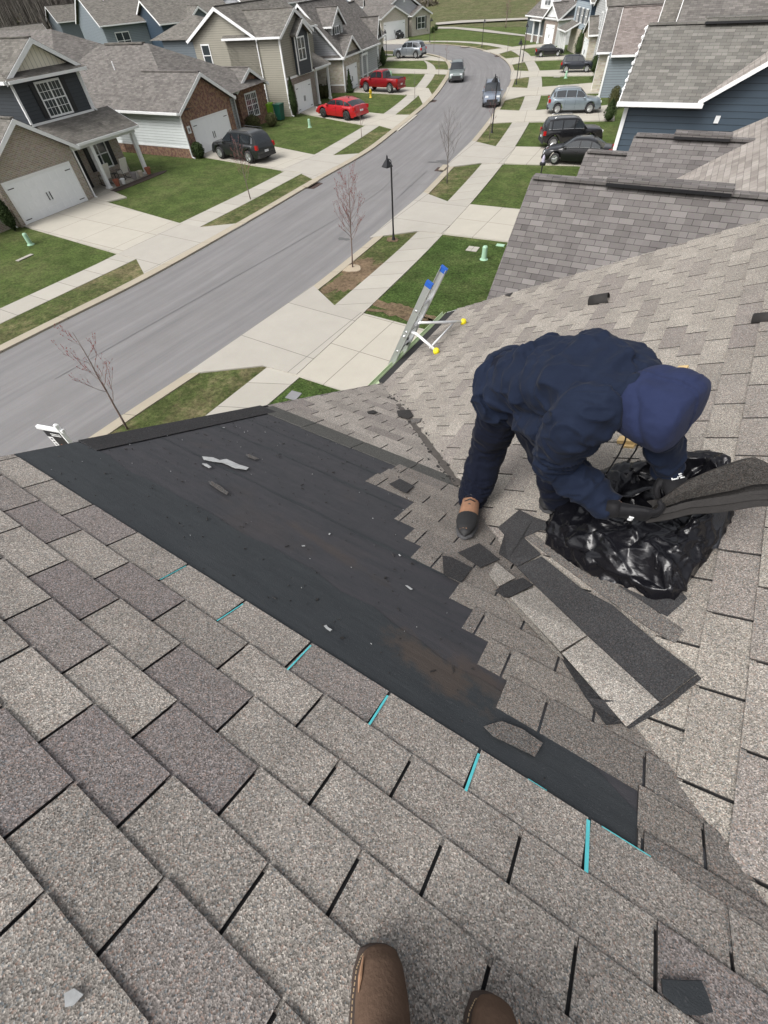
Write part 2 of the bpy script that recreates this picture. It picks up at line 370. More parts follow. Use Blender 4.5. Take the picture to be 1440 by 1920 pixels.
ribbon('sidewalk_left',SLu,SLl,.045,M_WALK,120,.045)
# verges between kerb and sidewalk, a touch drier than the lawns
def verge(name,side,kerb,z,mat):
    S_=catmull(side,90); K_=catmull(kerb,300); L=[];Rr=[]
    for p in S_:
        q=min(K_,key=lambda k:(k-p).length); L.append(p); Rr.append(q)
    v=[]; [v.extend([Vector((a.x,a.y,z)),Vector((b.x,b.y,z))]) for a,b in zip(L,Rr)]
    o=mesh_obj(name,v,[(2*i,2*i+2,2*i+3,2*i+1) for i in range(len(L)-1)],mat)
    if o.data.polygons[0].normal.z<0: o.data.flip_normals()
    tag(o,kind='structure')
verge('verge_right',SRl,off(RC,.42),.03,M_STRIP); verge('verge_left',SLl,off(LC,-.5),.03,M_STRIP)
def px_(l): return [G(*p) for p in l]
def drive(pts,ang,cut=None):
    flat('driveway',pts,.06,M_DRIVE,.06,ang)
def apron(pts,ang): flat('driveway_apron',pts,.078,M_APRON,.078,ang)
drive([(-12,9.4),(-2.9,9.7),(-2.9,14.3),(-12,14.3)],0); apron([(-13.95,7.6),(-11.7,9.35),(-10.2,9.5),(-10.45,14.3),(-12,14.3),(-14.0,15.4)],0)
drive([(-12.7,23.1),(-4.5,24.0),(-4.5,28.6),(-13.2,27.7)],.05); apron([(-14.65,21.2),(-12.7,23),(-11.3,23.25),(-11.85,27.75),(-13.3,27.75),(-15.45,28.7)],.05)
drive([(-14.6,35.8),(-5.5,37.9),(-5.8,42.4),(-15.4,40.1)],.1); apron([(-16.6,33.8),(-14.6,35.7),(-13.1,36),(-13.9,40.3),(-15.4,40),(-17.8,41)],.1)
z3=lambda x,y:(700+x/3,y/3)
for top,bot in (([(695,622),(820,628),(915,625),(1290,600),(1350,590)],[(645,700),(780,692),(875,690),(1355,682)]),
  ([(752,495),(865,500),(935,495),(1240,470),(1260,462)],[(737,570),(855,543),(930,540),(1300,525)]),
  ([(777,400),(870,405),(930,402),(1100,396),(1230,392)],[(768,452),(872,437),(935,432),(1240,428)]),
  ([(735,335),(850,322),(1060,312),(1080,312)],[(770,370),(860,350),(890,345),(1110,336)])):
    flat('driveway',px_([z3(*p) for p in top]+[z3(*p) for p in bot[::-1]]),.075,M_DRIVE,.075,.3)
flat('driveway',px_([(905,96),(930,93),(985,86),(1022,83),(1038,87),(1000,90),(960,95),(933,103)]),.075,M_DRIVE,.075,.7)
drive([(-36.4,14.0),(-26.4,13.8),(-25,13.85),(-25,18.5),(-26.7,18.5),(-36.6,19.4)],.02); apron([(-26.3,13.75),(-24.8,13.8),(-22.2,12.4),(-22.7,20.2),(-24.9,18.5),(-26.6,18.5)],.02)
drive([(-38.0,30.2),(-27.7,29.4),(-26.0,29.3),(-26.5,33.9),(-27.9,33.6),(-38.3,35.6)],-.05); apron([(-27.8,29.3),(-26.2,29.4),(-23.6,28.2),(-24.3,35.2),(-26.3,33.9),(-28,33.6)],-.05)
zt=lambda x,y:(540+x/6,y/6); za=lambda x,y:(660+x/6,y/6); z2=lambda x,y:(360+x/3,y/3)
flat('driveway',px_([zt(140,1280),zt(285,1200),zt(870,1270),zt(1060,1290),zt(1215,1300),(783,217),(747,247),(705,235),zt(860,1415)]),.07,M_DRIVE,.07,-.2)
flat('driveway',px_([zt(730,1040),zt(800,960),zt(1250,985),zt(1430,992),z2(1330,500),(813,185),(796,203),z2(1275,540),zt(1335,1072)]),.07,M_DRIVE,.07,-.25)
flat('driveway',px_([za(300,825),za(310,775),za(480,778),za(870,790),za(980,790),za(1105,795),za(1095,845),za(850,835)]),.07,M_DRIVE,.07,-.3)
flat('driveway',px_([za(380,690),za(400,652),za(800,615),za(1120,690),za(1125,700),za(980,690),za(870,682)]),.07,M_DRIVE,.07,-.3)
flat('driveway',px_([za(330,480),za(400,445),za(640,440),za(630,470),za(640,500),za(350,500)]),.08,M_DRIVE,.08,0)
# walk to the porch of the left house, soil around the street tree, joints of tar on the road
flat('front_walk',[(-36.55,19.3),(-35.0,19.2),(-34.4,20.5),(-36.6,21.0),(-38.9,20.9),(-38.9,19.9)],.064,M_DRIVE,.064,0)
def blob(c,rx,ry,n=40,j=.25,seed=0,rot=0):
    out=[]
    for k in range(n):
        a=2*math.pi*k/n; r=1+j*(noise.noise(Vector((math.cos(a)*1.7+seed,math.sin(a)*1.7,seed*.7)))*1.6+.6*noise.noise(Vector((math.cos(a)*6+seed,math.sin(a)*6,seed))))
        x=rx*r*math.cos(a); y=ry*r*math.sin(a); out.append((c[0]+x*math.cos(rot)-y*math.sin(rot),c[1]+x*math.sin(rot)+y*math.cos(rot)))
    return out
flat('soil',blob((-12.9,17.3),.85,2.0,90,.4,3,.02),.04,M_SOIL); flat('soil',blob((-9.3,15.1),1.3,.45,90,.8,7,.1),.03,M_SOIL); flat('soil',blob((-7.6,15.3),.9,.4,90,.8,9,.1),.03,M_SOIL)
flat('mulch_ring',blob((-13.4,17.7),.45,.4,24,.15,5),.06,plain('dry_mulch',(.36,.3,.22),.9,.35,20,bs=.6),.02)
flat('mulch_ring',blob((-13.35,21.5),.32,.25,24,.3,6),.06,M_SOIL,.02)
M_TAR=plain('tar',(.11,.108,.11),.7)
for p in ([(-18.4,5),(-18.1,25),(-19.2,32)],[(-22.0,60),(-28.6,74),(-34,83),(-41,90)],[(-17.5,33),(-16.5,27)],[(-20.6,26),(-15.6,31)],[(-27,58),(-31,70),(-37.5,82)],):
    ribbon('tar_seam',[(x-.012,y) for x,y in p],[(x+.014,y+.0) for x,y in p],.024,M_TAR,30)
flat('tar_patch',blob((-15.9,20.6),.28,.18,16,.7,4),.022,plain('tar_patch',(.1,.1,.1),.8)); flat('tar_patch',blob((-17.6,35.2),.7,.35,16,.7,12),.022,plain('tar_patch',(.1,.1,.1),.8))
# field paths
flat('path',px_([(817,47),(817,43),(860,39),(930,36),(1000,33),(1000,36.5),(930,40),(870,43)]),.05,M_PATH); flat('path',px_([(817,51),(850,51),(900,55),(990,67),(992,70),(900,60),(850,54.5),(817,54.5)]),.07,M_PATH)
flat('path',px_([(480,6),(560,-3),(600,-3),(480,10)]),.05,M_PATH)
# ================= houses =================
class House:
    # local axes: s along the front (away from the camera), n from the front into the house, z up
    def __init__(s,name,label,cat,x,y,yaw,side,group='houses along the street'):
        s.e=empty(name,(x,y,0),R(yaw)); tag(s.e,label,cat,group); s.sg=-1 if side=='L' else 1; s.M=[]
    def P(s,a,n,z): return Vector((s.sg*n,a,z))
    def obj(s,name,mb,mats,parent=None):
        o=mb.build(name,mats,parent or s.e); 
        bmx=bmesh.new(); bmx.from_mesh(o.data); bmesh.ops.recalc_face_normals(bmx,faces=bmx.faces); bmx.to_mesh(o.data); bmx.free()
        return o
    def box(s,name,a0,a1,n0,n1,z0,z1,mat,parent=None):
        return s.obj(name,MB().box(a0,a1,n0,n1,z0,z1,fn=s.P),mat,parent)
    def wall(s,a0,a1,n0,n1,z0,ze,mat,zr=None,gable='s',foot=None,name='wall'):
        # gable 'f': triangle on the front (ridge runs along n); 's': triangle on the sides (ridge along s)
        mb=MB()
        if zr is None: mb.box(a0,a1,n0,n1,z0,ze,fn=s.P)
        elif gable=='f': am=(a0+a1)/2; mb.prism([s.P(a0,n0,z0),s.P(a1,n0,z0),s.P(a1,n0,ze),s.P(am,n0,zr),s.P(a0,n0,ze)],s.P(0,n1-n0,0))
        else: nmid=(n0+n1)/2; mb.prism([s.P(a0,n0,z0),s.P(a0,n1,z0),s.P(a0,n1,ze),s.P(a0,nmid,zr),s.P(a0,n0,ze)],s.P(a1-a0,0,0) if False else Vector((0,a1-a0,0)))
        o=s.obj(name,mb,mat)
        if foot: s.box('foundation',a0-.03,a1+.03,n0-.03,n1+.03,0,foot[0],foot[1],o); s.box('skirt_trim',a0-.05,a1+.05,n0-.05,n1+.05,foot[0],foot[0]+.1,M_WHITE,o)
        return o
    def roof(s,a0,a1,n0,n1,ze,zr,mat,ridge='n',th=.16,rake='near',gutter=True,mid=None,trimd=.22):
        mb=MB()
        if ridge=='n':
            am=(a0+a1)/2 if mid is None else mid
            poly=lambda dz,d0,n:[s.P(a0,n,ze+dz),s.P(am,n,zr+dz),s.P(a1,n,ze+dz),s.P(a1,n,ze+dz-d0),s.P(am,n,zr+dz-d0*1.15),s.P(a0,n,ze+dz-d0)]
            D=s.P(0,1,0); mb.prism(poly(0,th,n0),D*(n1-n0)); o=s.obj('roof',mb,mat)
            t=MB(); t.prism(poly(-.025,trimd,n0-.035),D*.035)
            if rake=='both': t.prism(poly(-.025,trimd,n1),D*.035)
            s.obj('rake_trim',t,M_WHITE if mat is not M_N1 else M_N1,o)
            if gutter:
                for a,d in ((a0,-1),(a1,1)): s.obj('gutter',MB().box(min(a,a+.12*d),max(a,a+.12*d),n0,n1,ze-.16,ze-.02,fn=s.P),M_WHITE,o)
            cap=MB().box(am-.13,am+.13,n0+.02,n1-.02,zr-.02,zr+.035,fn=s.P); s.obj('ridge_cap',cap,mat,o)
        else:
            nm_=(n0+n1)/2 if mid is None else mid
            poly=lambda dz,d0,a:[s.P(a,n0,ze+dz),s.P(a,nm_,zr+dz),s.P(a,n1,ze+dz),s.P(a,n1,ze+dz-d0),s.P(a,nm_,zr+dz-d0*1.15),s.P(a,n0,ze+dz-d0)]
            D=Vector((0,1,0)); mb.prism(poly(0,th,a0),D*(a1-a0)); o=s.obj('roof',mb,mat)
            s.obj('rake_trim',MB().prism(poly(-.025,trimd,a0-.035),D*.035),M_WHITE,o); s.obj('rake_trim',MB().prism(poly(-.025,trimd,a1),D*.035),M_WHITE,o)
            if gutter:
                for n,d in ((n0,-1),(n1,1)): s.obj('gutter',MB().box(a0,a1,min(n,n+.12*d),max(n,n+.12*d),ze-.16,ze-.02,fn=s.P),M_WHITE,o)
            cap=MB().box(a0+.02,a1-.02,nm_-.13,nm_+.13,zr-.02,zr+.035,fn=s.P); s.obj('ridge_cap',cap,mat,o)
        return o
    def shed(s,pts,mat,th=.12,name='roof',trim=None):
        # pts: polygon (s,n,z) top surface
        mb=MB(); mb.prism([s.P(*p)-Vector((0,0,th)) for p in pts],(0,0,th)); o=s.obj(name,mb,mat)
        if trim:
            t=MB()
            for i,j in trim:
                a=s.P(*pts[i]); b=s.P(*pts[j]); c=sum((s.P(*p) for p in pts),Vector())/len(pts); mdir=((a+b)/2-c); mdir.z=0; d=(b-a); nn=Vector((d.y,-d.x,0)).normalized(); nn=nn if nn.dot(mdir)>0 else -nn
                t.prism([a-Vector((0,0,.02)),b-Vector((0,0,.02)),b-Vector((0,0,.16)),a-Vector((0,0,.16))],nn*.06)
            s.obj('eave_trim',t,M_WHITE,o)
        return o
    def window(s,a,z,w_,h,n=0,face='f',shut=False,cols=2,rows=2,grid=False,at=0):
        # a,z lower-left corner; face 'f' front plane at n; 's' near side wall at s=at, a measured along n
        if face=='f': Q=lambda u,d,zz: s.P(u,n-d,zz)
        else: Q=lambda u,d,zz: s.P(at-d,u,zz)
        fr=MB(); t=.09
        def bx(u0,u1,d0,d1,z0,z1): fr.box(u0,u1,d0,d1,z0,z1,fn=Q)
        bx(a-t,a+w_+t,-.02,.05,z-t,z); bx(a-t,a+w_+t,-.02,.05,z+h,z+h+t*1.2); bx(a-t,a,-.02,.05,z,z+h); bx(a+w_,a+w_+t,-.02,.05,z,z+h)
        for i in range(1,cols): u=a+w_*i/cols; bx(u-.045,u+.045,-.02,.045,z,z+h)
        bx(a,a+w_,-.02,.042,z+h*.5-.03,z+h*.5+.03)
        if grid:
            for i in range(cols):
                for q in (1,2): u=a+w_*(i+q/3)/cols; bx(u-.012,u+.012,-.01,.03,z+.0,z+h)
            for q in (.25,.75): bx(a,a+w_,-.01,.031,z+h*q-.012,z+h*q+.012)
        o=s.obj('window',fr,M_WHITE)
        s.obj('pane',MB().box(a,a+w_,-.03,.015,z,z+h,fn=Q),M_GLASS,o)
        if shut:
            for u0,u1 in ((a-t-.36,a-t-.03),(a+w_+t+.03,a+w_+t+.36)):
                mb=MB().box(u0,u1,0,.05,z-.05,z+h+.05,fn=Q)
                for zz in (z+.02,z+h*.5+.02): mb.box(u0+.05,u1-.05,.05,.065,zz,zz+h*.42,fn=Q)
                s.obj('shutter',mb,M_BLACK)
        return o
    def garage(s,a0,a1,z1,n=0):
        mb=MB(); Q=lambda u,d,zz: s.P(u,n-d,zz)
        mb.box(a0,a1,-.05,.015,.01,z1,fn=Q); rows=4
        for r in range(rows):
            for c in range(8):
                w_=(a1-a0)/8; h=z1/rows; mb.box(a0+c*w_+.09,a0+(c+1)*w_-.09,.015,.03,r*h+.08,(r+1)*h-.06,fn=Q)
        o=s.obj('garage_door',mb,plain('garage_white',(.8,.82,.83),.45,.03,2))
        f=MB(); f.box(a0-.12,a0,-.02,.05,0,z1+.12,fn=Q); f.box(a1,a1+.12,-.02,.05,0,z1+.12,fn=Q); f.box(a0,a1,-.02,.05,z1,z1+.12,fn=Q); s.obj('door_frame',f,M_WHITE,o)
        am=(a0+a1)/2
        for u in (am-.13,am+.08): s.obj('handle',MB().box(u,u+.05,.03,.06,z1*.36,z1*.56,fn=Q),M_BLACK,o)
        for u,ww in ((a0+.05,.4),(a1-.45,.4)):
            for zz in (z1*.12,z1*.88): s.obj('hinge',MB().box(u,u+ww,.03,.045,zz-.02,zz+.02,fn=Q),M_BLACK,o)
        return o
    def spout(s,a,n,z1,z0=0.1):
        return s.obj('downspout',MB().box(a-.045,a+.045,n-.1,n-.01,z0,z1,fn=s.P).tube([s.P(a,n-.05,z0),s.P(a,n-.3,z0-.06)],.045,6),M_WHITE)
    def column(s,a,n,z1,w_=.24,z0=0):
        mb=MB().box(a-w_/2,a+w_/2,n-w_/2,n+w_/2,z0,z1,fn=s.P); mb.box(a-w_/2-.05,a+w_/2+.05,n-w_/2-.05,n+w_/2+.05,z0,z0+.18,fn=s.P); mb.box(a-w_/2-.04,a+w_/2+.04,n-w_/2-.04,n+w_/2+.04,z1-.15,z1,fn=s.P)
        return s.obj('column',mb,M_WHITE)
    def pipe(s,a,n,z,h=.45): return s.obj('vent_pipe',MB().tube([s.P(a,n,z-.1),s.P(a,n,z+h)],.05,8),M_WHITE)
# ---- left row, nearest: charcoal upper storey over tan brick garage
h=House('house','tan brick house with a charcoal gabled upper storey and a porch with two white posts','house',-36.26,14.0,4.5,'L')
h.wall(-.1,5.5,0,7,0,2.85,M_BRICK_TAN,4.5,'f'); h.roof(-.45,5.9,-.35,9,2.85,4.72,M_FAR,'n')
h.garage(.3,4.85,2.1)
h.wall(-.1,10.7,2.0,9,0,3.0,M_BRICK_TAN)
h.window(8.1,.9,1.35,1.5,2.0,shut=True); h.box('front_door',6.2,7.15,1.93,2.05,.1,2.2,M_BLACK)
h.box('porch_slab',5.5,11.2,.35,2.0,0,.1,M_DRIVE)
for a in (7.35,11.0): h.column(a,.55,2.65)
h.box('porch_beam',5.6,11.25,.4,.65,2.5,2.75,M_WHITE)
h.shed([(5.4,.1,2.86),(11.5,.1,2.86),(11.3,2.35,3.85),(5.4,2.35,3.85)],M_FAR,trim=[(0,1),(1,2)])
h.wall(5.2,10.0,2.3,13,3.0,5.95,M_S_NAVY,None,'f'); h.wall(-.1,10,7,13,0,3.0,M_BRICK_TAN); 
h.box('band_trim',5.2,10.05,2.22,2.3,3.78,3.9,M_WHITE); h.box('corner_trim',9.93,10.05,2.24,2.36,3.9,5.9,M_WHITE); h.box('corner_trim',5.15,5.27,2.24,2.36,3.9,5.9,M_WHITE)
h.window(6.75,4.05,1.65,1.5,2.3,shut=True,grid=True)
h.wall(5.3,9.9,2.32,13,5.9,6.0,M_S_CREAM,7.35,'f',name='gable_wall')
h.roof(4.75,10.5,1.95,13.3,5.95,7.5,M_FAR,'n'); h.shed([(4.8,1.75,5.95),(10.45,1.75,5.95),(10.3,2.3,6.2),(4.95,2.3,6.2)],M_FAR,.08,trim=[(0,1)])
h.spout(5.65,.12,2.7); h.spout(10.1,2.3,5.8,3.9); h.pipe(6.9,4.6,7.5,.3); h.pipe(5.9,8,6.8)
h.wall(-6,-.1,.6,10,0,2.9,M_BRICK_TAN); h.window(-2.6,.9,1.3,1.4,.6); h.spout(-.25,.55,2.7)
# ---- ranch with brick gables
h=House('house','brick fronted ranch house with white side siding and a dark suv before its garage','house',-37.6,29.6,4,'L')
h.wall(0,5.95,0,.12,0,2.85,M_BRICK_RED,4.45,'f'); h.wall(0,5.95,.12,8,0,2.85,M_S_WHITE,foot=(.62,M_BRICK_RED)); h.wall(0,12.9,6,15,0,2.85,M_S_WHITE,foot=(.62,M_BRICK_RED))
h.garage(.95,5.1,2.08); h.roof(-.35,6.3,-.35,6,2.87,4.72,M_FAR2,'n')
h.wall(9.2,13.2,2.0,6,0,2.75,M_BRICK_RED,3.75,'f'); h.roof(8.9,13.55,1.7,6,2.75,4.0,M_FAR2,'n')
h.wall(5.95,9.2,2.4,6,0,2.8,M_S_LIGHT); h.window(10.2,.8,1.5,1.5,2.0,grid=True); h.spout(8.9,2.3,2.6); h.spout(-.1,0,2.6)
# hipped main roof, ridge near the middle, low towards the camera
mbx=MB(); e_=[(-.45,-.3,2.87),(13.2,1.5,2.87),(13.2,19,2.87),(-.45,19,2.87)]; rr=[(6.0,7.7,6.02),(6.0,14,6.02)]
V_=[h.P(*p) for p in e_+rr]; mbx.add(V_,[(0,4,5,3),(0,1,4),(1,2,5,4),(2,3,5),(0,3,2,1)])
o=h.obj('roof',mbx,M_FAR2); h.obj('gutter',MB().box(-.57,-.45,-.3,19,2.74,2.88,fn=h.P),M_WHITE,o)
h.pipe(3.4,9.8,4.75,.5)
h.box('ridge_vent',5.8,6.2,8.2,13,6.0,6.1,M_FAR,o)
h.obj('house_number',MB().box(.3,.62,.0,.04,1.5,1.95,fn=lambda a,n,z:h.P(a,-n,z)),M_WHITE); h.obj('number_plate',MB().box(.38,.54,.04,.05,1.62,1.83,fn=lambda a,n,z:h.P(a,-n,z)),plain('plate_grey',(.2,.2,.2)))
# ---- khaki two-storey
h=House('house','khaki two-storey house with a dark gabled bay above its white garage door','house',-39.47,44.7,9,'L')
h.wall(0,5.7,0,6,0,5.55,M_S_TAN,7.0,'f'); h.box('brick_front',.02,5.6,-.04,.05,0,2.62,M_BRICK_GREY); h.box('belt_trim',-.05,5.65,-.09,.0,2.62,2.76,M_WHITE)
h.wall(.0,11,2.6,10.0,0,5.5,M_S_TAN,7.4,'s',foot=(.6,M_BRICK_GREY))
h.roof(-.35,11.4,2.2,10.4,5.52,7.55,M_FAR,'s'); h.roof(-.3,6.05,-.35,6.2,5.55,7.1,M_FAR,'n')
h.wall(2.2,4.75,-.35,.1,2.7,5.4,M_S_NAVY,6.1,'f',name='bay'); h.roof(1.95,5.05,-.7,.4,5.45,6.35,M_FAR,'n',gutter=False)
h.window(2.6,3.75,1.25,1.4,-.35); h.box('corner_trim',2.14,2.24,-.38,-.3,2.75,5.4,M_WHITE); h.box('corner_trim',4.7,4.8,-.38,-.3,2.75,5.4,M_WHITE)
h.garage(1.45,4.5,2.05,-.04); h.window(2.5,.7,.95,1.3,face='s',cols=1,at=0); h.window(8.2,3.75,.85,1.35,face='s',cols=1,at=0)
h.box('corner_trim',-.05,.08,-.06,.08,.6,5.5,M_WHITE); h.spout(-.12,2.5,5.4); h.spout(.0,0,1.0)
h.shed([(5.6,-.2,2.85),(9.2,-.2,2.85),(9.0,2.6,4.0),(5.6,2.6,4.0)],M_FAR,trim=[(0,1),(1,2)]); h.column(6.2,.1,2.7,.2); h.column(8.9,.1,2.7,.2); h.box('porch_beam',5.7,9.0,-.02,.2,2.55,2.75,M_WHITE)
# ---- grey siding with dormer
h=House('house','grey sided house with a stone garage gable and small pointed dormer beside the red truck','house',-41.28,56.95,13,'L')
h.wall(0,5.2,0,4,0,2.9,M_STONE,4.15,'f'); h.roof(-.3,5.5,-.3,5,2.9,4.4,M_FAR2,'n'); h.garage(.75,3.9,1.98)
h.wall(.02,12,.15,9,0,2.9,M_S_GREY,6.6,'s',foot=(.62,M_BRICK_GREY)); h.roof(-.35,12.3,-.2,9.4,2.95,7.05,M_FAR2,'s')
h.wall(1.2,4.6,1.6,6,3.0,5.2,M_S_LIGHT,6.2,'f',name='dormer'); h.roof(.85,4.95,1.3,6.2,5.2,6.55,M_FAR2,'n'); h.window(2.1,3.95,1.2,1.1,1.6,shut=True)
h.box('corner_trim',-.05,.08,-.05,.08,.1,2.9,M_WHITE); h.column(5.7,-.1,2.5,.16); h.column(7.4,-.1,2.5,.16); h.box('porch_beam',5.5,7.6,-.2,.0,2.4,2.6,M_WHITE)
# ---- slate with stone front
h=House('house','slate blue sided house with a tall pale stone front beyond the red truck','house',-45.98,69.94,22,'L')
h.wall(0,9.5,0,8,0,2.85,M_S_SLATE,6.0,'s'); h.box('stone_front',.05,9.4,-.05,.06,0,2.8,M_STONE); h.roof(-.3,9.8,-.35,8.4,2.9,6.2,M_FAR2,'s')
h.wall(3.2,6.2,-.1,4,2.8,3.0,M_WHITE,4.7,'f',name='gable_wall'); h.roof(2.9,6.5,-.4,4,2.95,4.9,M_FAR2,'n'); h.garage(2.4,5.2,2.0,-.05)
for q in (-1.0,.2,1.3): h.column(-1.2,1.6+q,2.3,.12)
h.box('porch_roof',-1.4,.1,.3,3.2,2.3,2.45,M_FAR2); h.box('porch_rail',-1.25,-1.15,.4,3.0,.2,1.0,M_WHITE)
# tall house behind it
h=House('house','tall pale blue house partly hidden behind the slate one, at the bend','house',-53.5,78.5,30,'L')
h.wall(0,9,0,8,0,5.6,M_S_SKY,7.6,'s'); h.roof(-.3,9.3,-.35,8.4,5.6,8.0,M_FAR2,'s'); h.wall(1,5,-.5,4,0,5.5,M_S_LIGHT,7.0,'f'); h.roof(.7,5.3,-.8,4,5.55,7.1,M_FAR2,'n'); h.window(2,3.6,1.6,1.3,-.5); h.garage(1.5,4.5,2,-.5)
# ---- far cream house at the end of the street
h=House('house','small pale stone house with three gables facing down the street at its end','house',-65.2,103.2,-17,'L')
h.wall(0,6.9,0,6,0,3.0,M_BRICK_CREAM,4.2,'f'); h.roof(-.35,7.0,-.35,6,2.95,4.4,M_FAR2,'n'); h.garage(.7,6.0,2.3)
h.wall(.0,13.3,1.0,9,0,2.9,M_BRICK_CREAM,None); h.wall(8.2,13.2,.2,6,0,2.75,M_BRICK_CREAM,3.5,'f'); h.roof(7.9,13.5,-.15,6,2.75,3.85,M_FAR2,'n'); h.window(9.7,.9,2.0,1.5,.2,shut=True)
h.wall(1.6,12.2,1.2,10,2.8,3.0,M_S_GREY,5.6,'f',name='gable_wall'); h.roof(-.3,13.9,1.0,10,2.9,5.9,M_FAR2,'n')
h.box('front_door',7.1,7.9,.93,1.03,.0,2.2,M_BLACK); h.box('door_surround',6.95,8.05,.97,1.02,0,2.5,plain('door_recess',(.05,.05,.05))); h.obj('vent',MB().box(6.9,7.25,-1.14,-1.2,4.5,5.2,fn=lambda a,n,z:h.P(a,-n,z)),M_WHITE)
# ---- back row on the left
h=House('house','large blue grey two-storey house in the back row with three tall windows','house',-90.5,62.0,-24,'L','houses in the back row')
h.wall(0,17,0,20,0,5.6,M_S_BGREY,8.6,'s'); h.roof(-.4,17.6,-.5,20.5,5.65,8.9,M_FAR,'s')
for a in (1.6,7.4,13): h.window(a,3.0,2.0,1.7,0,cols=2)
for a in (3,6): h.pipe(a,7,7.4,.9)
h=House('house','dark two-storey house with a hipped roof and two tall windows in the back row','house',-50.6,47.6,3,'L','houses in the back row')
h.wall(-1.2,5.6,0,7,0,5.3,M_S_SLATE); mbx=MB(); V_=[h.P(*p) for p in [(-1.6,-.4,5.3),(6,-.4,5.3),(6,8.5,5.3),(-1.6,8.5,5.3),(1.8,3.8,6.8),(2.8,5.6,6.8)]]
mbx.add(V_,[(0,1,4),(1,2,5,4),(2,3,5),(3,0,4,5),(0,3,2,1)]); h.obj('roof',mbx,M_FAR); h.window(1.2,3.3,.9,1.3,0,cols=1); h.window(3.5,3.3,.9,1.3,0,cols=1); h.box('gutter',-1.6,6,-.5,-.4,5.15,5.3,M_WHITE)
h=House('house','navy house with a wide white edged gable at the wood in the back row','house',-80,68.5,-20,'L','houses in the back row')
h.wall(-3,9,0,11,0,5.4,M_S_DBLUE,7.5,'s'); h.roof(-3.4,9.4,-.5,11.5,5.4,7.8,M_FAR,'s'); h.wall(1,5,-1,4,0,5.3,M_S_SLATE,6.6,'f'); h.roof(.7,5.3,-1.3,4,5.3,6.8,M_FAR,'n'); h.window(6.5,3.2,1.2,1.4,0); 
for i,(lb,x,y,yaw,z,mm,ms) in enumerate([('grey roofed house left of the blue grey one, below the wood',-104,52,-20,6.2,M_FAR,M_S_TAN),('low brown roofed house farthest left below the wood',-98,41,-20,5.6,M_FAR2,M_S_GREY),('grey roofed house behind the blue grey one at the wood',-128,84,-20,7.6,M_FAR,M_S_SLATE),('brown roofed house between the navy and the khaki house',-76,86,-15,8.2,M_FAR2,M_S_GREY)]):
    h=House('house',lb,'house',x,y,yaw,'L','houses in the back row'); h.wall(-5,8,0,10,0,z-2.2,ms,z,'s'); h.roof(-5.4,8.4,-.4,10.4,z-2.2,z,mm,'s'); h.window(1,z-4.4,1.4,1.3,0)
h=House('house','brown hip roofed house right behind the charcoal and brick houses','house',-36.26,14.0,4.5,'L','houses in the back row')
mbx=MB(); V_=[h.P(*p) for p in [(16.5,14.5,4.3),(28.5,14.5,4.3),(28.5,36,4.3),(16.5,36,4.3),(22.6,20.8,7.0),(23.0,30,7.0)]]; mbx.add(V_,[(0,4,5,3),(0,1,4),(1,2,5,4),(2,3,5),(0,3,2,1)]); h.obj('roof',mbx,M_FAR2); h.wall(17,28,15,35,0,4.3,M_S_TAN); h.pipe(20,24,5.8)
# ================= right row =================
h=House('house','neighbouring house with taupe shingled gables right beside the roof being repaired','house',-3.75,9.55,3.4,'R')
t38=math.tan(R(38)); zr=5.52; 
def slope2(a0,am,zr,n0,n1,nm): 
    ze=zr-(am-a0)*t38; h.roof(a0,2*am-a0,n0,n1,ze,zr,M_N1,'n',th=.12,gutter=False,trimd=.1); 
    h.wall(a0+.3,2*am-a0-.3,n0+.35,max(n1-.5,n0+1),0,ze+.1,M_BRICK_GREY,zr-.25,'f')
slope2(-.1,3.6,5.55,0,12,'a')
slope2(7.0,9.75,5.25,1.55,8,'b'); slope2(7.4,9.7,4.78,.2,3,'c')
h.shed([(3.6,.4,3.08),(12.0,.4,3.08),(12.0,8.5,7.13),(3.6,8.5,7.13)],M_FAR3,.1); h.shed([(3.6,16.6,3.08),(12.0,16.6,3.08),(12.0,8.5,7.13),(3.6,8.5,7.13)],M_FAR3,.1)
h.wall(3.7,11.7,1.2,16,0,3.3,M_S_LIGHT,6.8,'s')
for a,n0,n1,z in ((3.6,1.75,4.35,5.56),(9.75,2.65,4.2,5.26)):
    mb=MB(); mb.box(a-.19,a+.19,n0,n1,z+.02,z+.12,fn=h.P); h.obj('ridge_vent',mb,M_N1); h.obj('vent_slot',MB().box(a-.2,a-.185,n0+.02,n1-.02,z-.03,z+.035,fn=h.P),M_BLACK)
h=House('house','blue sided two-storey house with stone grey shingles beyond the taupe roofs','house',-3.98,23.5,5,'R')
h.wall(0,8,0,12,0,5.42,M_S_BLUE); h.wall(0.02,12,2.45,17,0,5.45,M_S_BLUE,10.0,'s',name='wall')
h.roof(-.35,5.7,-.3,2.5,5.42,7.1,M_R1,'n',gutter=False,trimd=.14); h.roof(.05,5.3,2.5,5.4,5.64,7.1,M_R1,'n',gutter=False); 
h.shed([(-.38,2.3,5.5),(10,2.3,5.5),(10,9.9,10.2),(-.38,9.9,10.2)],M_FAR3,.14,trim=[(3,0)])
h.obj('gutter',MB().box(-.47,-.35,-.35,2.5,5.30,5.42,fn=h.P),M_WHITE); h.box('corner_trim',-.06,.1,-.08,.06,0,5.3,M_WHITE); h.box('front_siding',.1,5.3,-.04,.0,0,5.3,M_S_LIGHT)
h.obj('vent',MB().box(-.04,.0,3.05,3.2,4.85,5.05,fn=h.P),M_WHITE)
h.obj('ridge_vent',MB().box(2.45,2.9,1.6,5,7.12,7.24,fn=h.P),M_R1); h.obj('vent_slot',MB().box(2.42,2.45,1.6,5,7.08,7.14,fn=h.P),M_BLACK)
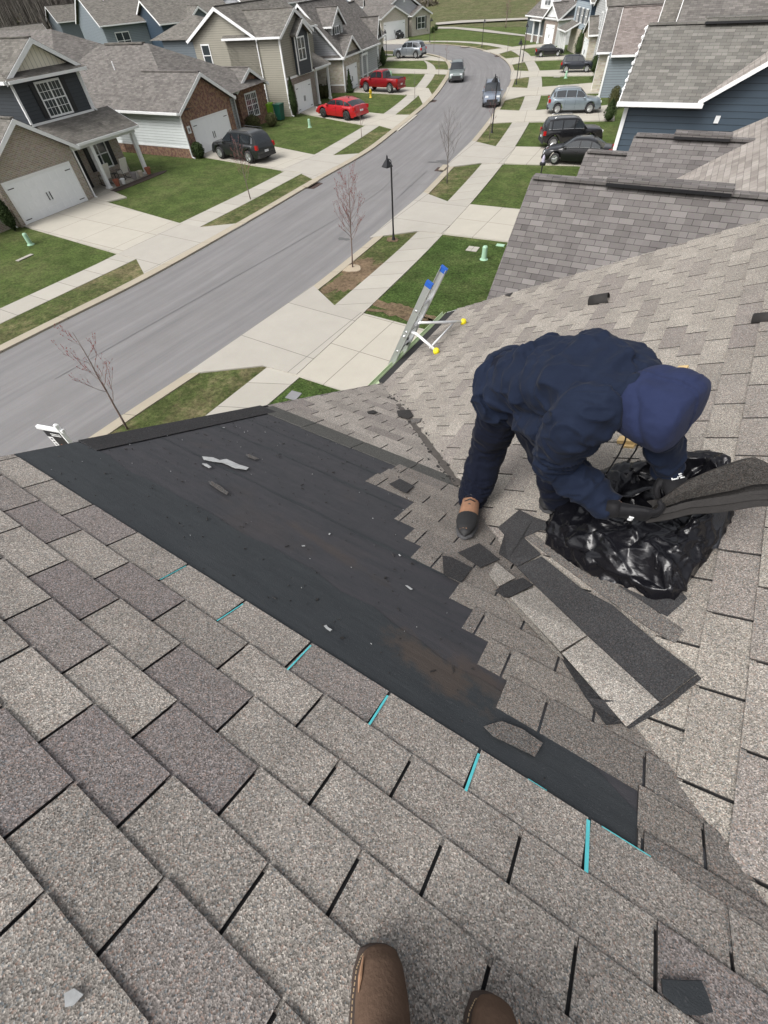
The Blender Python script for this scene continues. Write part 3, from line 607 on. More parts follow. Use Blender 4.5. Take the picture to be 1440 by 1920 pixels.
for k in range(8): h.obj('snow_light',MB().lathe(h.P(.1+k*.31,-.32,5.65+k*.19),[(.05,0),(.06,.05),(.02,.1)],8),M_WHITE)
h=House('house','two-storey house with a brown shingled roof behind the blue one','house',-5.0,39.5,7,'R')
h.wall(0,11,0,12,0,5.5,M_S_TAN,None); h.roof(-.4,11.4,-.4,14,5.6,8.6,M_FAR2,'n'); h.wall(7.2,10.2,-1.3,3,0,5.3,M_S_TAN,6.6,'f'); h.roof(6.9,10.5,-1.6,3,5.3,6.8,M_FAR,'n'); h.pipe(1.5,4,6.6)
h=House('house','low house with a pinkish brown roof and stone front gable, second beyond the blue house','house',-12.9,59.4,12,'R')
h.wall(0,10,0,12,0,2.8,M_S_BGREY); h.roof(-.35,9.6,.2,13,2.9,5.45,farshingle('roof_shingles_pink',(.15,.128,.118),(.205,.178,.165)),'n'); h.wall(2.6,8.4,-.9,4,0,2.8,M_STONE,5.3,'f'); h.roof(2.3,8.7,-1.2,5,2.85,5.5,M_FAR2,'n'); h.garage(3.4,7.4,2.1,-.9); h.box('corner_trim',-.06,.1,-.08,.06,0,2.8,M_WHITE); h.spout(.3,0,2.7)
h=House('house','pale grey sided house with a stone fronted garage behind the dark parked jeep','house',-17.9,76.5,24,'R')
h.wall(0,8,0,12,0,4.7,M_S_LIGHT,6.7,'f'); h.roof(-.3,8.3,-.3,12,4.7,6.7,M_FAR,'n'); h.wall(3,7,-.8,3,0,2.5,M_STONE,3.7,'f'); h.roof(2.7,7.3,-1.1,3,2.55,3.9,M_FAR,'n'); h.garage(3.4,6.6,1.95,-.8); h.box('corner_trim',-.06,.12,-.08,.06,0,4.6,M_WHITE)
h.window(2.4,3.0,1.0,1.2,0)
h=House('house','deep blue two-storey house with white columns and a pale front by the dark conical shrub','house',-22.0,85.0,30,'R')
h.wall(0,8,0,10,0,4.8,M_S_DBLUE,6.8,'f',foot=(.6,M_BRICK_GREY)); h.roof(-.3,8.3,-.3,10,4.8,6.8,M_FAR,'n'); h.box('front_siding',.05,7.9,-.06,.0,0,4.7,M_S_SKY); h.box('stone_front',.06,7.8,-.14,-.06,0,2.3,M_STONE)
for k in range(3): h.window(1.0+2.2*k,2.9,.9,1.2,-.06,shut=True)
for k in range(4): h.column(4.6+k*1.1,-1.5,2.1,.2)
h.shed([(4.0,-1.8,2.2),(8.6,-1.8,2.2),(8.4,0,2.9),(4.2,0,2.9)],M_FAR,trim=[(0,1),(3,0)])
h=House('house','slate house with a white gabled garage farthest up the right side of the street','house',-29.3,95.9,45,'R')
h.wall(0,4.4,0,4,0,2.7,M_WHITE,4.1,'f'); h.box('brick_front',.05,4.35,-.04,.02,0,2.5,M_BRICK_GREY); h.roof(-.3,4.7,-.3,5,2.75,4.3,M_FAR2,'n'); h.garage(.9,3.4,2.0,-.04)
h.wall(.05,11,.2,10,0,2.7,M_S_SLATE,5.6,'s',foot=(.7,M_BRICK_GREY)); h.roof(-.35,11.3,-.1,10.3,2.8,6.0,M_FAR2,'s'); h.wall(4.6,8.6,1.0,6,2.7,6.0,M_WHITE,7.6,'f',name='dormer'); h.roof(4.3,8.9,.7,6,6.0,7.8,M_FAR2,'n'); h.window(5.4,3.9,1.8,1.7,1.0,grid=True)
h.column(5.2,-.3,2.4,.2); h.column(7.4,-.3,2.4,.2); h.shed([(4.4,-.6,2.5),(8.4,-.6,2.5),(8.2,1,3.2),(4.6,1,3.2)],M_FAR2,trim=[(0,1)])
# ================= the roof being repaired =================
M_SHA=shingle('shingle_front_slope',(.345,.317,.283),(.21,.192,.174),(.172,.15,.148),1.0,stain=None)
M_SHC=shingle('shingle_main_slope',(.325,.3,.262),(.212,.194,.172),(.19,.168,.158),1.0)
M_OLD=shingle('weathered_shingle',(.17,.155,.14),(.1,.095,.09),(.06,.058,.058),1.0)
M_HEAD=shingle('dark_headlap',(.055,.055,.056),(.03,.03,.032),(.025,.025,.028),.8)
def felt_mat(name,c1,c2,c3,sc_=1):
    mt,n,b=nm(name); co=coord(n); mp=n.nodes.new('ShaderNodeMapping'); mp.inputs['Scale'].default_value=(1.2,9,9); n.links.new(co,mp.inputs[0])
    st=noi(n,mp.outputs[0],3,6,.7); c=mixc(n,ramp(n,st,[(.35,0.0),(.7,1.0)]),c1,c2)
    c=mixc(n,ramp(n,noi(n,co,2.1,4,.6),[(.55,0.0),(.75,.35)]),c,c3)
    c=mixc(n,ramp(n,noi(n,co,260,2,.6),[(.6,0.0),(.78,.35)]),c,(.16,.155,.16))
    c=mixc(n,ramp(n,noi(n,co,33,3,.7),[(.66,0.0),(.8,.3)]),c,(.14,.14,.14))
    for cx_,cy_,rx_,ry_,am_ in ((-.22,.50,.24,.085,.6),(-.02,.56,.2,.06,.45),(-.95,.80,.4,.035,.28)):
        mq=n.nodes.new('ShaderNodeMapping'); mq.vector_type='TEXTURE'; mq.inputs['Location'].default_value=(cx_,cy_,0); mq.inputs['Rotation'].default_value=(0,0,-.12); mq.inputs['Scale'].default_value=(rx_,ry_,50); n.links.new(co,mq.inputs[0])
        ln=n.nodes.new('ShaderNodeVectorMath'); ln.operation='LENGTH'; n.links.new(mq.outputs[0],ln.inputs[0]); d_=math_(n,'ADD',ln.outputs[1],math_(n,'MULTIPLY',math_(n,'SUBTRACT',noi(n,co,11,6,.7),.5),2.4))
        c=mixc(n,math_(n,'MULTIPLY',ramp(n,d_,[(.45,1.0),(1.0,0.0)]),am_),c,(.078,.058,.045))
    n.links.new(c,b.inputs['Base Color']); n.links.new(ramp(n,noi(n,co,5,4),[(.3,.5),(.7,.78)]),b.inputs['Roughness']); b.inputs['Specular IOR Level'].default_value=.35
    bump(n,b,math_(n,'ADD',noi(n,co,240,2),math_(n,'MULTIPLY',st,2.0)),.35,.004); return mt
M_HEADL=shingle('dusty_headlap',(.11,.108,.1),(.08,.08,.075),(.07,.07,.068),.8)
M_UNDER=plain('black_underlayer',(.013,.013,.014),.9)
M_FELT=felt_mat('old_roofing_felt',(.036,.038,.043),(.052,.05,.056),(.075,.056,.045)); M_FELT2=felt_mat('new_roofing_felt',(.027,.031,.035),(.037,.042,.046),(.043,.047,.05))
UR=-5.66     # rake edge of slope A, in tab widths
VA=[None]
# valley planes (vertical plane through the valley line)
# slope A: z=zA-.5(y-yA); slope C: z=zC+.5(x-xC)  ->  x+y = K on the valley
KV=(OA.z+.5*OA.y-OC.z+.5*OC.x)/.5
YR=5.97; XE=-2.78
def tabs(P3,rows,cols,lims,clips,phase,name,mat,parent,cuts=None,seed=1,gap=.009,hbutt=.0085,tonef=None):
    rng=random.Random(seed); mb=MB()
    for r in rows:
        lo,hi=lims(r); off_=(phase+.5*(r%2))%1.0
        k0=math.floor(lo-off_)-1; k1=math.ceil(hi-off_)+1
        wob=rng.uniform(-.015,.015); segs=[]
        for k in range(k0,k1):
            a=k+off_+wob+rng.uniform(-.01,.01); segs.append(a)
        for i in range(len(segs)-1):
            a,b_=segs[i],segs[i+1]; a=max(a,lo); b_=min(b_,hi)
            if b_-a<.04: continue
            if cuts and cuts(r,(a+b_)/2): continue
            g=gap/TB/2; hb=hbutt+rng.uniform(-.001,.0015); jb=rng.uniform(-.012,.012); jb2=jb+rng.uniform(-.01,.01)
            ends=[(a+g,b_-g)]
            x0,x1=ends[0]
            # butt edge at r+1 (A) measured down the slope; top edge tucked under the course above
            q=[P3(x0,r-.12,.0005),P3(x1,r-.12,.0005),P3(x1,r+1+jb2,hb),P3(x0,r+1+jb,hb)]
            base=[P3(x0,r-.12,-.004),P3(x1,r-.12,-.004),P3(x1,r+1+jb2,.0),P3(x0,r+1+jb,.0)]
            for n_,d in clips: q=clip(q,(n_,d)); base=clip(base,(n_,d))
            if len(q)<3 or len(q)!=len(base): continue
            dk=1.0 if rng.random()<.22 else 0.0
            tn=rng.random()
            tone=(min(1,max(0,.25+.75*tn-(.35 if dk else 0))), (rng.uniform(.3,.9) if rng.random()<.28 else 0)*(1),0)
            if tonef: tone=tonef(r,(a+b_)/2,tone)
            n=len(q); b0=len(mb.v); mb.v+=q+base
            mb.f.append([b0+j for j in range(n)]); mb.m.append(0); mb.t.append(tone)
            for j in range(n):
                j2=(j+1)%n; mb.f.append([b0+j,b0+n+j,b0+n+j2,b0+j2]); mb.m.append(0); mb.t.append((0,0,.9))
    o=mb.build(name,mat,parent); bmx=bmesh.new(); bmx.from_mesh(o.data); bmesh.ops.recalc_face_normals(bmx,faces=bmx.faces); bmx.to_mesh(o.data); bmx.free(); return o
oh=empty('house',(0,0,0)); tag(oh,'two-storey house whose shingled roof, half stripped to black felt, fills the foreground','house')
# body below the roof
mb=MB(); X0=-2.45; zE=C3(0,(XE-OC.x)/(EX*CS)).z
mb.prism([Vector((X0,-6.9,0)),Vector((X0,3.7,0)),Vector((X0,5.75,0)),Vector((X0,5.75,zE-.05)),Vector((X0,3.7,zE-.05)),Vector((X0,-1.55,OA.z-.5*(-1.55-OA.y)-.15)),Vector((X0,-6.9,zE-.1))],(.3,0,0))
mesh_obj('wall',mb.v,mb.f,M_S_TAN,oh)
MB().box(X0+.3,9.5,-6.9,5.75,0,zE-.1).build('wall',M_S_TAN,oh)
# gable side towards the neighbour under the far rake
mb=MB(); mb.prism([Vector((X0,5.7,zE-.1)),Vector((9.5,5.7,zE-.1)),Vector((9.5,5.7,zE+2.9)),Vector((3.6,5.7,zE+3.0))],(0,.05,0)); mb.build('wall',M_S_TAN,oh)
# decks: sloping boards, slightly below the shingles
def deckA(v0,v1,h=-.006):
    y1=3.98; pts=[]
    ul=UR; 
    poly=[A3(UR,v0,h),A3(12,v0,h),A3(12,v1,h),A3(UR,v1,h)]
    return clip(poly,(Vector((1,1,0)).normalized(),(KV+.02)/math.sqrt(2)))
yR=-1.6; vR=(yR-OA.y)/(EX*CS)
mb=MB(); p=deckA(vR,33); mb.prism([q-Vector((0,0,.14)) for q in p],(0,0,.14)); mb.build('roof_deck',M_UNDER,oh)
# far side of the front gable, behind the camera
zr_=A3(0,vR).z; mb=MB(); mb.add([(UR*TB+OA.x,yR,zr_),(9,yR,zr_),(9,yR-5.5,zr_-2.75),(UR*TB+OA.x,yR-5.5,zr_-2.75)],[(0,1,2,3)]); mb.build('shingle_slope',M_N1,oh)
tC0=(XE-OC.x)/(EX*CS); tC1=26
cl_c=[(Vector((-1,-1,0)).normalized(),-(KV-.01)/math.sqrt(2)),(Vector((0,1,0)),YR),(Vector((-1,0,0)),-XE)]
poly=[C3(-30,tC0,-.006),C3(17,tC0,-.006),C3(17,tC1,-.006),C3(-30,tC1,-.006)]
for c_ in cl_c: poly=clip(poly,c_)
mb=MB(); mb.prism([q-Vector((0,0,.14)) for q in poly],(0,0,.14)); mb.build('roof_deck',M_UNDER,oh)
mb=MB(); zt_=C3(0,tC1).z; xt=C3(0,tC1).x; mb.add([(xt,YR,zt_),(xt,-9,zt_),(xt+7,-9,zt_-3.5),(xt+7,YR,zt_-3.5)],[(0,1,2,3)]); mb.build('shingle_slope',M_N1,oh)
# shingled slopes
nv=Vector((1,1,0)).normalized()
clA=[(nv,(KV+.012)/math.sqrt(2)),(Vector((-1,0,0)),-(OA.x+UR*TB))]
uval=lambda v:(KV-(OA.y+v*EX*CS)-OA.x)/TB
M_SHA_=MATS['shingle_front_slope']
def limU(r): return (UR,uval(r)+.6)
near=tabs(A3,range(math.floor(vR)+0,6),0,limU,clA,0.0,'shingles',M_SHA,oh,seed=3)
# lower part: rows anchored on the strip edge; stair-stepped limit beside the stripped bay
BV=19.43
ST=[(17.43,18.43,-1.32),(16.43,17.43,-1.35),(15.43,16.43,-1.38),(14.43,15.43,-.24),(13.43,14.43,-.22),(12.43,13.43,.21),(11.43,12.43,.54),(10.43,11.43,1.35),(9.43,10.43,1.74),(8.43,9.43,2.1),(7.43,8.43,2.46),(6.43,7.43,3.85),(5.43,6.43,3.85)]
def P3b(u,v,h=0): return A3(u,v+BV-19,h)
def limB(r):
    v=r+.43
    for a,b_,u in ST:
        if abs(v-a)<.1: return (u,uval(v)+.6)
    return (UR,uval(v)+.6) if v>19 else (9,8)
rngB=random.Random(5)
def toneB(r,u,t):
    return t
below=tabs(P3b,range(19,33),0,limB,clA,-.59+.0,'shingles',M_SHA,oh,seed=11,tonef=lambda r,u,t:(min(1,t[0]+.15),t[1]*.6,t[2]))
def toneS(r,u,t): 
    return (t[0]*.6,t[1]*.5,.0)
M_SHS=shingle('shingle_trodden',(.27,.245,.215),(.17,.155,.14),(.12,.11,.105),1.0)
step=tabs(P3b,range(5,19),0,limB,clA,.41,'shingles',M_SHS,oh,seed=21,tonef=toneS)
C3n=lambda s,t,h=0: C3(s,-t,h)
def limC(r): return (-14,(YR-OC.y)/TB)
def toneC(r,s,t): return (min(1,t[0]+.12),t[1]*.8,0)
main=tabs(C3n,range(-27,25),0,limC,cl_c,0.0,'shingles',M_SHC,oh,seed=8,tonef=toneC,gap=.011,hbutt=.011)
# felt
def sheet(name,pts,h,mat,th=.0015,parent=oh,sub=None):
    mb=MB(); P=[A3(u,v,h) for u,v in pts]; nn=Vector((0,SN,CS)); mb.prism([q-nn*th for q in P],nn*th); o=mb.build(name,mat,parent); bmx=bmesh.new(); bmx.from_mesh(o.data); bmesh.ops.recalc_face_normals(bmx,faces=bmx.faces); bmx.to_mesh(o.data); bmx.free(); return o
def edge(a,b_,n,j,seed):
    return [(a[0]+(b_[0]-a[0])*k/n, a[1]+(b_[1]-a[1])*k/n+j*noise.noise(Vector((k*.45,seed,0)))) for k in range(n+1)]
sheet('underlayment',[(UR,5.7),(4.75,5.7),(3.9,8.6),(.2,17.9),(-.2,18.9),(UR+.1,18.9)],-.002,M_FELT)
sheet('underlayment',edge((UR,5.9),(3.9,5.9),8,0,0)+[(4.0,6.3),(3.85,6.8)]+edge((3.2,7.6),(-.3,8.4),14,.3,2)+edge((-.4,8.4),(UR,8.35),14,.25,4),.0005,M_FELT2)
# lap lines in the old felt
for v0 in (11.2,14.3,16.4): sheet('felt_lap',edge((UR+.1,v0),(-.3 if v0>14 else 1.2,v0+.05),18,.12,v0)+edge((-.3 if v0>14 else 1.2,v0+.16),(UR+.1,v0+.1),18,.12,v0+.3),.0008,M_FELT2,.001)
# bared upper halves of the next course, and the starter strip on the rake
def hl(u0,u1,v0,v1,h,name='headlap_strip'):
    return sheet(name,[(u0,v0),(u1,v0),(u1,v1),(u0,v1)],h,M_HEAD,.004)
rr_=random.Random(2); u=UR+.12
while u<.0:
    u2=u+1.5 if u<-1.2 else .3; 
    sheet('headlap_strip',[(u+.01,18.12+rr_.uniform(-.05,.05)),(u2-.01,18.12+rr_.uniform(-.05,.05)),(u2-.01 if u2<.2 else -.1,19.55),(u+.01,19.55)],.005,M_HEADL,.005); u=u2
v=8.35
while v<18.0:
    v2=min(18.9,v+6.4); sheet('starter_strip',[(UR-.05,v),(UR+.5,v+.02),(UR+.5,v2-.04),(UR-.05,v2-.03)],.006,M_HEAD,.005); v=v2
# drip edge, fascia, gutter
def barA(name,v0,v1,x,w_,z0,z1,mat): 
    a=A3(UR,v0); b_=A3(UR,v1); mb=MB(); mb.prism([Vector((x,a.y,a.z+z0)),Vector((x,b_.y,b_.z+z0)),Vector((x,b_.y,b_.z+z1)),Vector((x,a.y,a.z+z1))],(w_,0,0)); return mb.build(name,mat,oh)
xr=OA.x+UR*TB
barA('drip_edge',vR,31.8,xr-.012,.012,-.05,-.001,M_BLACK); barA('fascia',vR,31.8,xr-.0,.03,-.3,-.05,M_WHITE)
M_GREEN=plain('pale_green_gutter',(.42,.5,.33),.5)
gz_=zE-.03; x0=XE
mb=MB(); prof=[(0,0),(-.0,-.09),(-.06,-.09),(-.085,-.02),(-.085,0),(-.078,0),(-.078,-.02),(-.055,-.08),(-.01,-.08),(-.01,0)]
mb.prism([Vector((x0+a-.005,3.72,gz_+b_)) for a,b_ in prof],(0,2.3,0)); mb.build('gutter',M_GREEN,oh)
MB().box(x0+.01,x0+.05,3.72,5.95,zE-.25,zE-.01).build('fascia',M_GREEN,oh)
MB().box(x0-.005,x0+.0,3.72,5.95,zE-.0,zE+.012).build('drip_edge',M_GREEN,oh)
mb=MB(); a=C3(17,tC0); mb.prism([Vector((XE,YR,zE-.2)),Vector((xt,YR,zt_-.2)),Vector((xt,YR,zt_-.01)),Vector((XE,YR,zE-.01))],(0,.02,0)); mb.build('rake_trim',M_WHITE,oh)
# ================= the worker =================
def PH(x,y,h): return onC(x,y,h)
def ring_loft(mb,secs,seg=24,m=0,close=True,fold=0,seed=0,sq=1.0):
    # secs: (centre, axis a, radius a, radius b); ring plane spanned by a and (dir x a)
    b=len(mb.v); n=len(secs)
    for i,(c,a,ra,rb) in enumerate(secs):
        d=(secs[min(i+1,n-1)][0]-secs[max(i-1,0)][0]).normalized(); a=(a-d*a.dot(d)).normalized(); e=d.cross(a)
        for k in range(seg):
            t=2*math.pi*k/seg; ct,st=math.cos(t),math.sin(t); p=c+a*math.copysign(abs(ct)**sq,ct)*ra+e*math.copysign(abs(st)**sq,st)*rb
            if fold: 
                q=(p-c).normalized(); p=p+q*fold*(noise.noise(Vector((math.cos(t)*1.5+seed,math.sin(t)*1.5,i*.55)))+.5*noise.noise(Vector((math.cos(t)*3+seed,math.sin(t)*3,i*1.3))))
            mb.v.append(p)
    for i in range(n-1):
        for k in range(seg): k2=(k+1)%seg; mb.f.append([b+i*seg+k,b+i*seg+k2,b+(i+1)*seg+k2,b+(i+1)*seg+k]); mb.m.append(m); mb.t.append(None)
    if close:
        for i,rev in ((0,1),(n-1,0)):
            f=[b+i*seg+k for k in range(seg)]; mb.f.append(f[::-1] if rev else f); mb.m.append(m); mb.t.append(None)
def limb(mb,pts,a,fold=.01,seed=0,sub=7,flat_=1.0,seg=24):
    # pts: (pos, radius) list, catmull-smoothed
    P=[Vector(p) for p,_ in pts]; r=[q for _,q in pts]; P2=[P[0]*2-P[1]]+P+[P[-1]*2-P[-2]]; S=[]
    r2=[r[0]]+r+[r[-1]]
    def cm(A,i,t): a_,b_,c_,d_=A[i-1:i+3]; return ((b_*2)+(c_-a_)*t+(a_*2-b_*5+c_*4-d_)*t*t+(b_*3-a_-c_*3+d_)*t**3)*.5
    for i in range(1,len(P2)-2):
        for k in range(sub): S.append((cm(P2,i,k/sub),a,cm(r2,i,k/sub),cm(r2,i,k/sub)*flat_))
    S.append((P[-1],a,r[-1],r[-1]*flat_))
    # rounded ends
    d0=(S[0][0]-S[1][0]).normalized(); d1=(S[-1][0]-S[-2][0]).normalized()
    S=[(S[0][0]+d0*S[0][2]*.7,a,S[0][2]*.35,S[0][3]*.35),(S[0][0]+d0*S[0][2]*.45,a,S[0][2]*.8,S[0][3]*.8)]+S+[(S[-1][0]+d1*S[-1][2]*.45,a,S[-1][2]*.8,S[-1][3]*.8),(S[-1][0]+d1*S[-1][2]*.7,a,S[-1][2]*.35,S[-1][3]*.35)]
    ring_loft(mb,S,seg,fold=fold,seed=seed)
def cloth(name,c1,c2,sc_=14,rough=.85,weave=True):
    mt,n,b=nm(name); co=coord(n); f=noi(n,co,sc_,5,.6)
    c=mixc(n,f,c1,c2); n.links.new(c,b.inputs['Base Color']); b.inputs['Roughness'].default_value=rough; b.inputs['Specular IOR Level'].default_value=.12
    b.inputs['Sheen Weight'].default_value=.03
    mp=n.nodes.new('ShaderNodeMapping'); mp.inputs['Scale'].default_value=(5,14,9); mp.inputs['Rotation'].default_value=(.4,.7,.5); n.links.new(co,mp.inputs[0])
    ws=noi(n,mp.outputs[0],1.1,3,.55); bump(n,b,math_(n,'ADD',ws,math_(n,'MULTIPLY',noi(n,co,300,2),.02)),.35,.03); return mt
M_JACKET=cloth('navy_jacket_cloth',(.006,.0095,.022),(.0125,.019,.038)); M_TROUS=cloth('dark_trouser_cloth',(.0035,.005,.012),(.007,.0095,.02)); M_HOOD=cloth('blue_hood_fleece',(.013,.018,.046),(.023,.031,.074),25,.95)
M_GLOVE=cloth('black_glove',(.008,.008,.009),(.018,.018,.02),40,.6); M_SKIN=plain('skin',(.35,.2,.14),.5,.1,20)
M_LEATH=plain('tan_boot_leather',(.27,.145,.085),.7,.35,30,bs=.4); M_RUB=plain('boot_rubber',(.014,.014,.015),.7,.2,30); M_SOLE=plain('grey_sole',(.06,.06,.063),.8)
per=empty('person',PH(900,975,0)); tag(per,'worker in dark navy clothes and blue hood bending over a black bag on the roof','person')
inv=Matrix.Translation(-per.location)
def pmesh(name,mb,mat,parent=per,vox=None,sm=3,disp=None):
    vs=[v-per.location for v in mb.v]; o=mesh_obj(name,vs,mb.f,mat,parent,mb.m,True,False)
    bmx=bmesh.new(); bmx.from_mesh(o.data); bmesh.ops.recalc_face_normals(bmx,faces=bmx.faces); bmx.to_mesh(o.data); bmx.free()
    if vox:
        r=o.modifiers.new('m','REMESH'); r.mode='VOXEL'; r.voxel_size=vox; r.use_smooth_shade=True
        s_=o.modifiers.new('s','SMOOTH'); s_.factor=.5; s_.iterations=sm
        if disp:
            for i,(size,st) in enumerate(disp):
                tx=bpy.data.textures.new('fold%d'%i,'CLOUDS' if i==0 else 'MUSGRAVE') if i==0 else bpy.data.textures.new('fold%d'%i,'CLOUDS')
                tx.noise_scale=size; tx.noise_depth=2
                tx.noise_type='SOFT_NOISE'
                d=o.modifiers.new('d%d'%i,'DISPLACE'); d.texture=tx; d.strength=st; d.mid_level=.5; d.texture_coords='LOCAL'
    return o
def bake(o,fn,smooth=True):
    dg=bpy.context.evaluated_depsgraph_get(); dg.update(); me=bpy.data.meshes.new_from_object(o.evaluated_get(dg)); o.modifiers.clear(); o.data=me; me.update()
    N_=[v.normal.copy() for v in me.vertices]; loc=o.location.copy(); pa=o.parent
    while pa: loc=loc+pa.location; pa=pa.parent
    for v,nn in zip(me.vertices,N_): v.co=v.co+nn*fn(v.co+loc,nn)
    me.polygons.foreach_set('use_smooth',[smooth]*len(me.polygons)); me.update(); return o
def aniso(p,e1,e2,s1,s2,seed=0):
    e3=e1.cross(e2); q=Vector((p.dot(e1)*s1,p.dot(e2)*s2,p.dot(e3)*s2*.7+seed)); w_=noise.noise(q*.6+Vector((7,3,seed)))*1.1
    return noise.noise(q+Vector((w_*.35,w_,w_)))
def crease(x,k=2.6): return max(0,1-abs(x)*k)**2
UP=Vector((0,0,1))
ankR=PH(884,938,.11); kneeR=PH(915,840,.45); hipR=PH(948,752,.80)
ankL=PH(1040,945,.11); kneeL=PH(1040,868,.42); hipL=PH(985,742,.84)
pelv=PH(962,722,.88); waist=PH(1010,712,.93); chest=PH(1085,712,1.0); upper=PH(1146,732,.98); neck=PH(1190,742,.97); head=PH(1250,762,.93)
axS=(Vector((.35,.9,.15))).normalized()
# trousers
mb=MB()
limb(mb,[(hipR,.125),(hipR.lerp(kneeR,.5)+Vector((0,0,.01)),.118),(kneeR,.106),(kneeR.lerp(ankR,.5),.097),(ankR+Vector((0,.01,.0)),.084)],axS,.014,1)
limb(mb,[(hipL,.125),(hipL.lerp(kneeL,.5),.11),(kneeL,.095),(kneeL.lerp(ankL,.5),.088),(ankL+Vector((0,.01,.02)),.07)],axS,.014,4)
limb(mb,[(hipR+Vector((-.01,.02,0)),.13),(pelv,.165),(waist,.15)],axS,.008,2)
tr_=pmesh('trousers',mb,M_TROUS,vox=.008,sm=4)
def tfold(p,nn):
    ad=(kneeR-hipR).normalized() if p.z>kneeR.z-.0 else (ankR-kneeR).normalized(); o_=ad.orthogonal().normalized(); lo_=max(0,min(1,(ankR.z+.22-p.z)/.2))
    return (.007+.008*lo_)*crease(aniso(p,o_,ad,4,13+8*lo_,3.0),2.2)+.007*crease(aniso(p,ad,o_,3,9,8.0))+.01*noise.noise(p*6)-.004
bake(tr_,tfold)
# jacket: torso, sleeves
shR=PH(1088,782,.98); elR=PH(1046,868,.66); wrR=PH(1138,946,.46); wrR2=PH(1162,956,.45)
shL=PH(1168,700,.93)+Vector((.02,.05,-.02)); elL=PH(1236,800,.74); wrL=PH(1254,884,.47)
mb=MB()
T=[(pelv+(pelv-waist)*.45,axS,.15,.125),(pelv,axS,.205,.165),(waist,axS,.215,.165),(chest.lerp(waist,.5),axS,.215,.155),(chest,axS,.215,.15),(upper,axS,.19,.13),(neck,axS,.12,.10),(neck+(neck-upper)*.5,axS,.07,.07)]
TT=[]
for i in range(len(T)-1):
    for k in range(6):
        t=k/6; a_,b_=T[i],T[i+1]; TT.append((a_[0].lerp(b_[0],t)+Vector((0,0,.02*math.sin(min(1,(i*6+k)/36)*math.pi))),axS,(a_[2]+(b_[2]-a_[2])*t)*.93,(a_[3]+(b_[3]-a_[3])*t)*.93))
TT.append(T[-1]); ring_loft(mb,TT,40,fold=.032,seed=3)
limb(mb,[(upper.lerp(shR,.3),.11),(upper.lerp(shR,.7),.115),(shR.lerp(elR,.12),.112),(shR.lerp(elR,.55)+Vector((-.015,0,0)),.102),(elR,.092),(elR.lerp(wrR,.5),.082),(wrR,.062)],axS,.018,7)
limb(mb,[(upper.lerp(shL,.4),.10),(shL,.10),(shL.lerp(elL,.55),.095),(elL,.08),(elL.lerp(wrL,.55),.068),(wrL,.052)],axS,.014,9)
ring_loft(mb,[(pelv+(pelv-waist)*.5,axS,.2,.165),(pelv+(pelv-waist)*.25,axS,.222,.185),(pelv,axS,.216,.178)],32)
# hanging front of the jacket
limb(mb,[(PH(985,790,.80),.07),(PH(1025,800,.80),.09),(PH(1065,790,.86),.08)],axS,.01,12)
jk=pmesh('jacket',mb,M_JACKET,vox=.0075,sm=14)
spn=(upper-waist).normalized(); e2_=(axS-spn*axS.dot(spn)).normalized(); dg1=(spn*.55+e2_*.83).normalized(); dg2=(spn*.83-e2_*.55).normalized()
ARM=[(shR,elR),(elR,wrR),(shL,elL),(elL,wrL)]
def jfold(p,nn):
    best=9;ad=None
    for a_,b_ in ARM:
        d=b_-a_; t=max(0,min(1,(p-a_).dot(d)/d.length_squared)); L=(p-a_-d*t).length
        if L<best: best=L;ad=d.normalized()
    wA=max(0,min(1,(.135-best)/.03))
    f1=.013*crease(aniso(p,dg1,dg2,3.2,9,1.0))+.010*crease(aniso(p,spn,e2_,3,11,5.0))+.016*noise.noise(p*5)
    o_=ad.orthogonal().normalized(); f2=.016*crease(aniso(p,o_,ad,4,15,2.0),2.2)+.008*noise.noise(p*9)
    hem=.0
    return f1*(1-wA)+f2*wA-.004
bake(jk,jfold)
# hood over the head
hd=(head-neck).normalized(); mb=MB(); side=axS
S=[]
prof=[(-.15,.085),(-.12,.108),(-.08,.118),(-.03,.124),(.02,.127),(.055,.124),(.078,.113),(.093,.092),(.101,.06),(.104,.025)]
for d,r in prof: S.append((head+hd*d*.95-Vector((0,0,.012)),side,r*1.12,r*1.02))
ring_loft(mb,S,36,fold=.010,seed=2,sq=.8)
ring_loft(mb,[(head+hd*.03+side*.10*t+UP*(.11-.04*abs(t)),hd,.025,.009) for t in (-.8,-.4,0,.4,.8)],10)
hdo=pmesh('hood',mb,M_HOOD,vox=.007,sm=5)
hx=side; hy=hd.cross(hx).normalized()
def hfold(p,nn):
    q=p-head; seam=abs(q.dot(hx))
    return -.010*crease(aniso(p,hx,hd,3.0,10,4.0),2.2)+.014*noise.noise(p*5.5+Vector((2,0,0)))+(.0035 if seam<.005 else (-.002 if seam<.011 else 0))-.003
bake(hdo,hfold)
# body inside the clothes, with face turned down
mb=MB()
dn=Vector((-.1,-.25,-1)).normalized(); hc=head+dn*.045-hd*.03
limb(mb,[(ankR,.045),(kneeR,.055),(hipR,.08),(pelv,.11)],axS,0,0); limb(mb,[(ankL,.045),(kneeL,.055),(hipL,.08),(pelv,.11)],axS,0,0)
limb(mb,[(pelv,.10),(waist,.09),(chest,.09),(upper,.075),(neck,.05),(hc,.055)],axS,0,0)
limb(mb,[(upper,.05),(shR,.05),(elR,.042),(wrR2,.03)],axS,0,0); limb(mb,[(upper,.05),(shL,.05),(elL,.042),(wrL,.03)],axS,0,0)
mb.lathe(hc-hd*.0,[(0,.09),(.05,.08),(.07,.05),(.076,0),(.072,-.05),(.056,-.085),(.03,-.1),(0,-.105)],18,axis=-hd)
fx=hc+dn*.075
mb.lathe(fx+hd*.0,[(0,.035),(.012,.022),(.018,0),(.012,-.012),(0,-.016)],8,axis=dn)
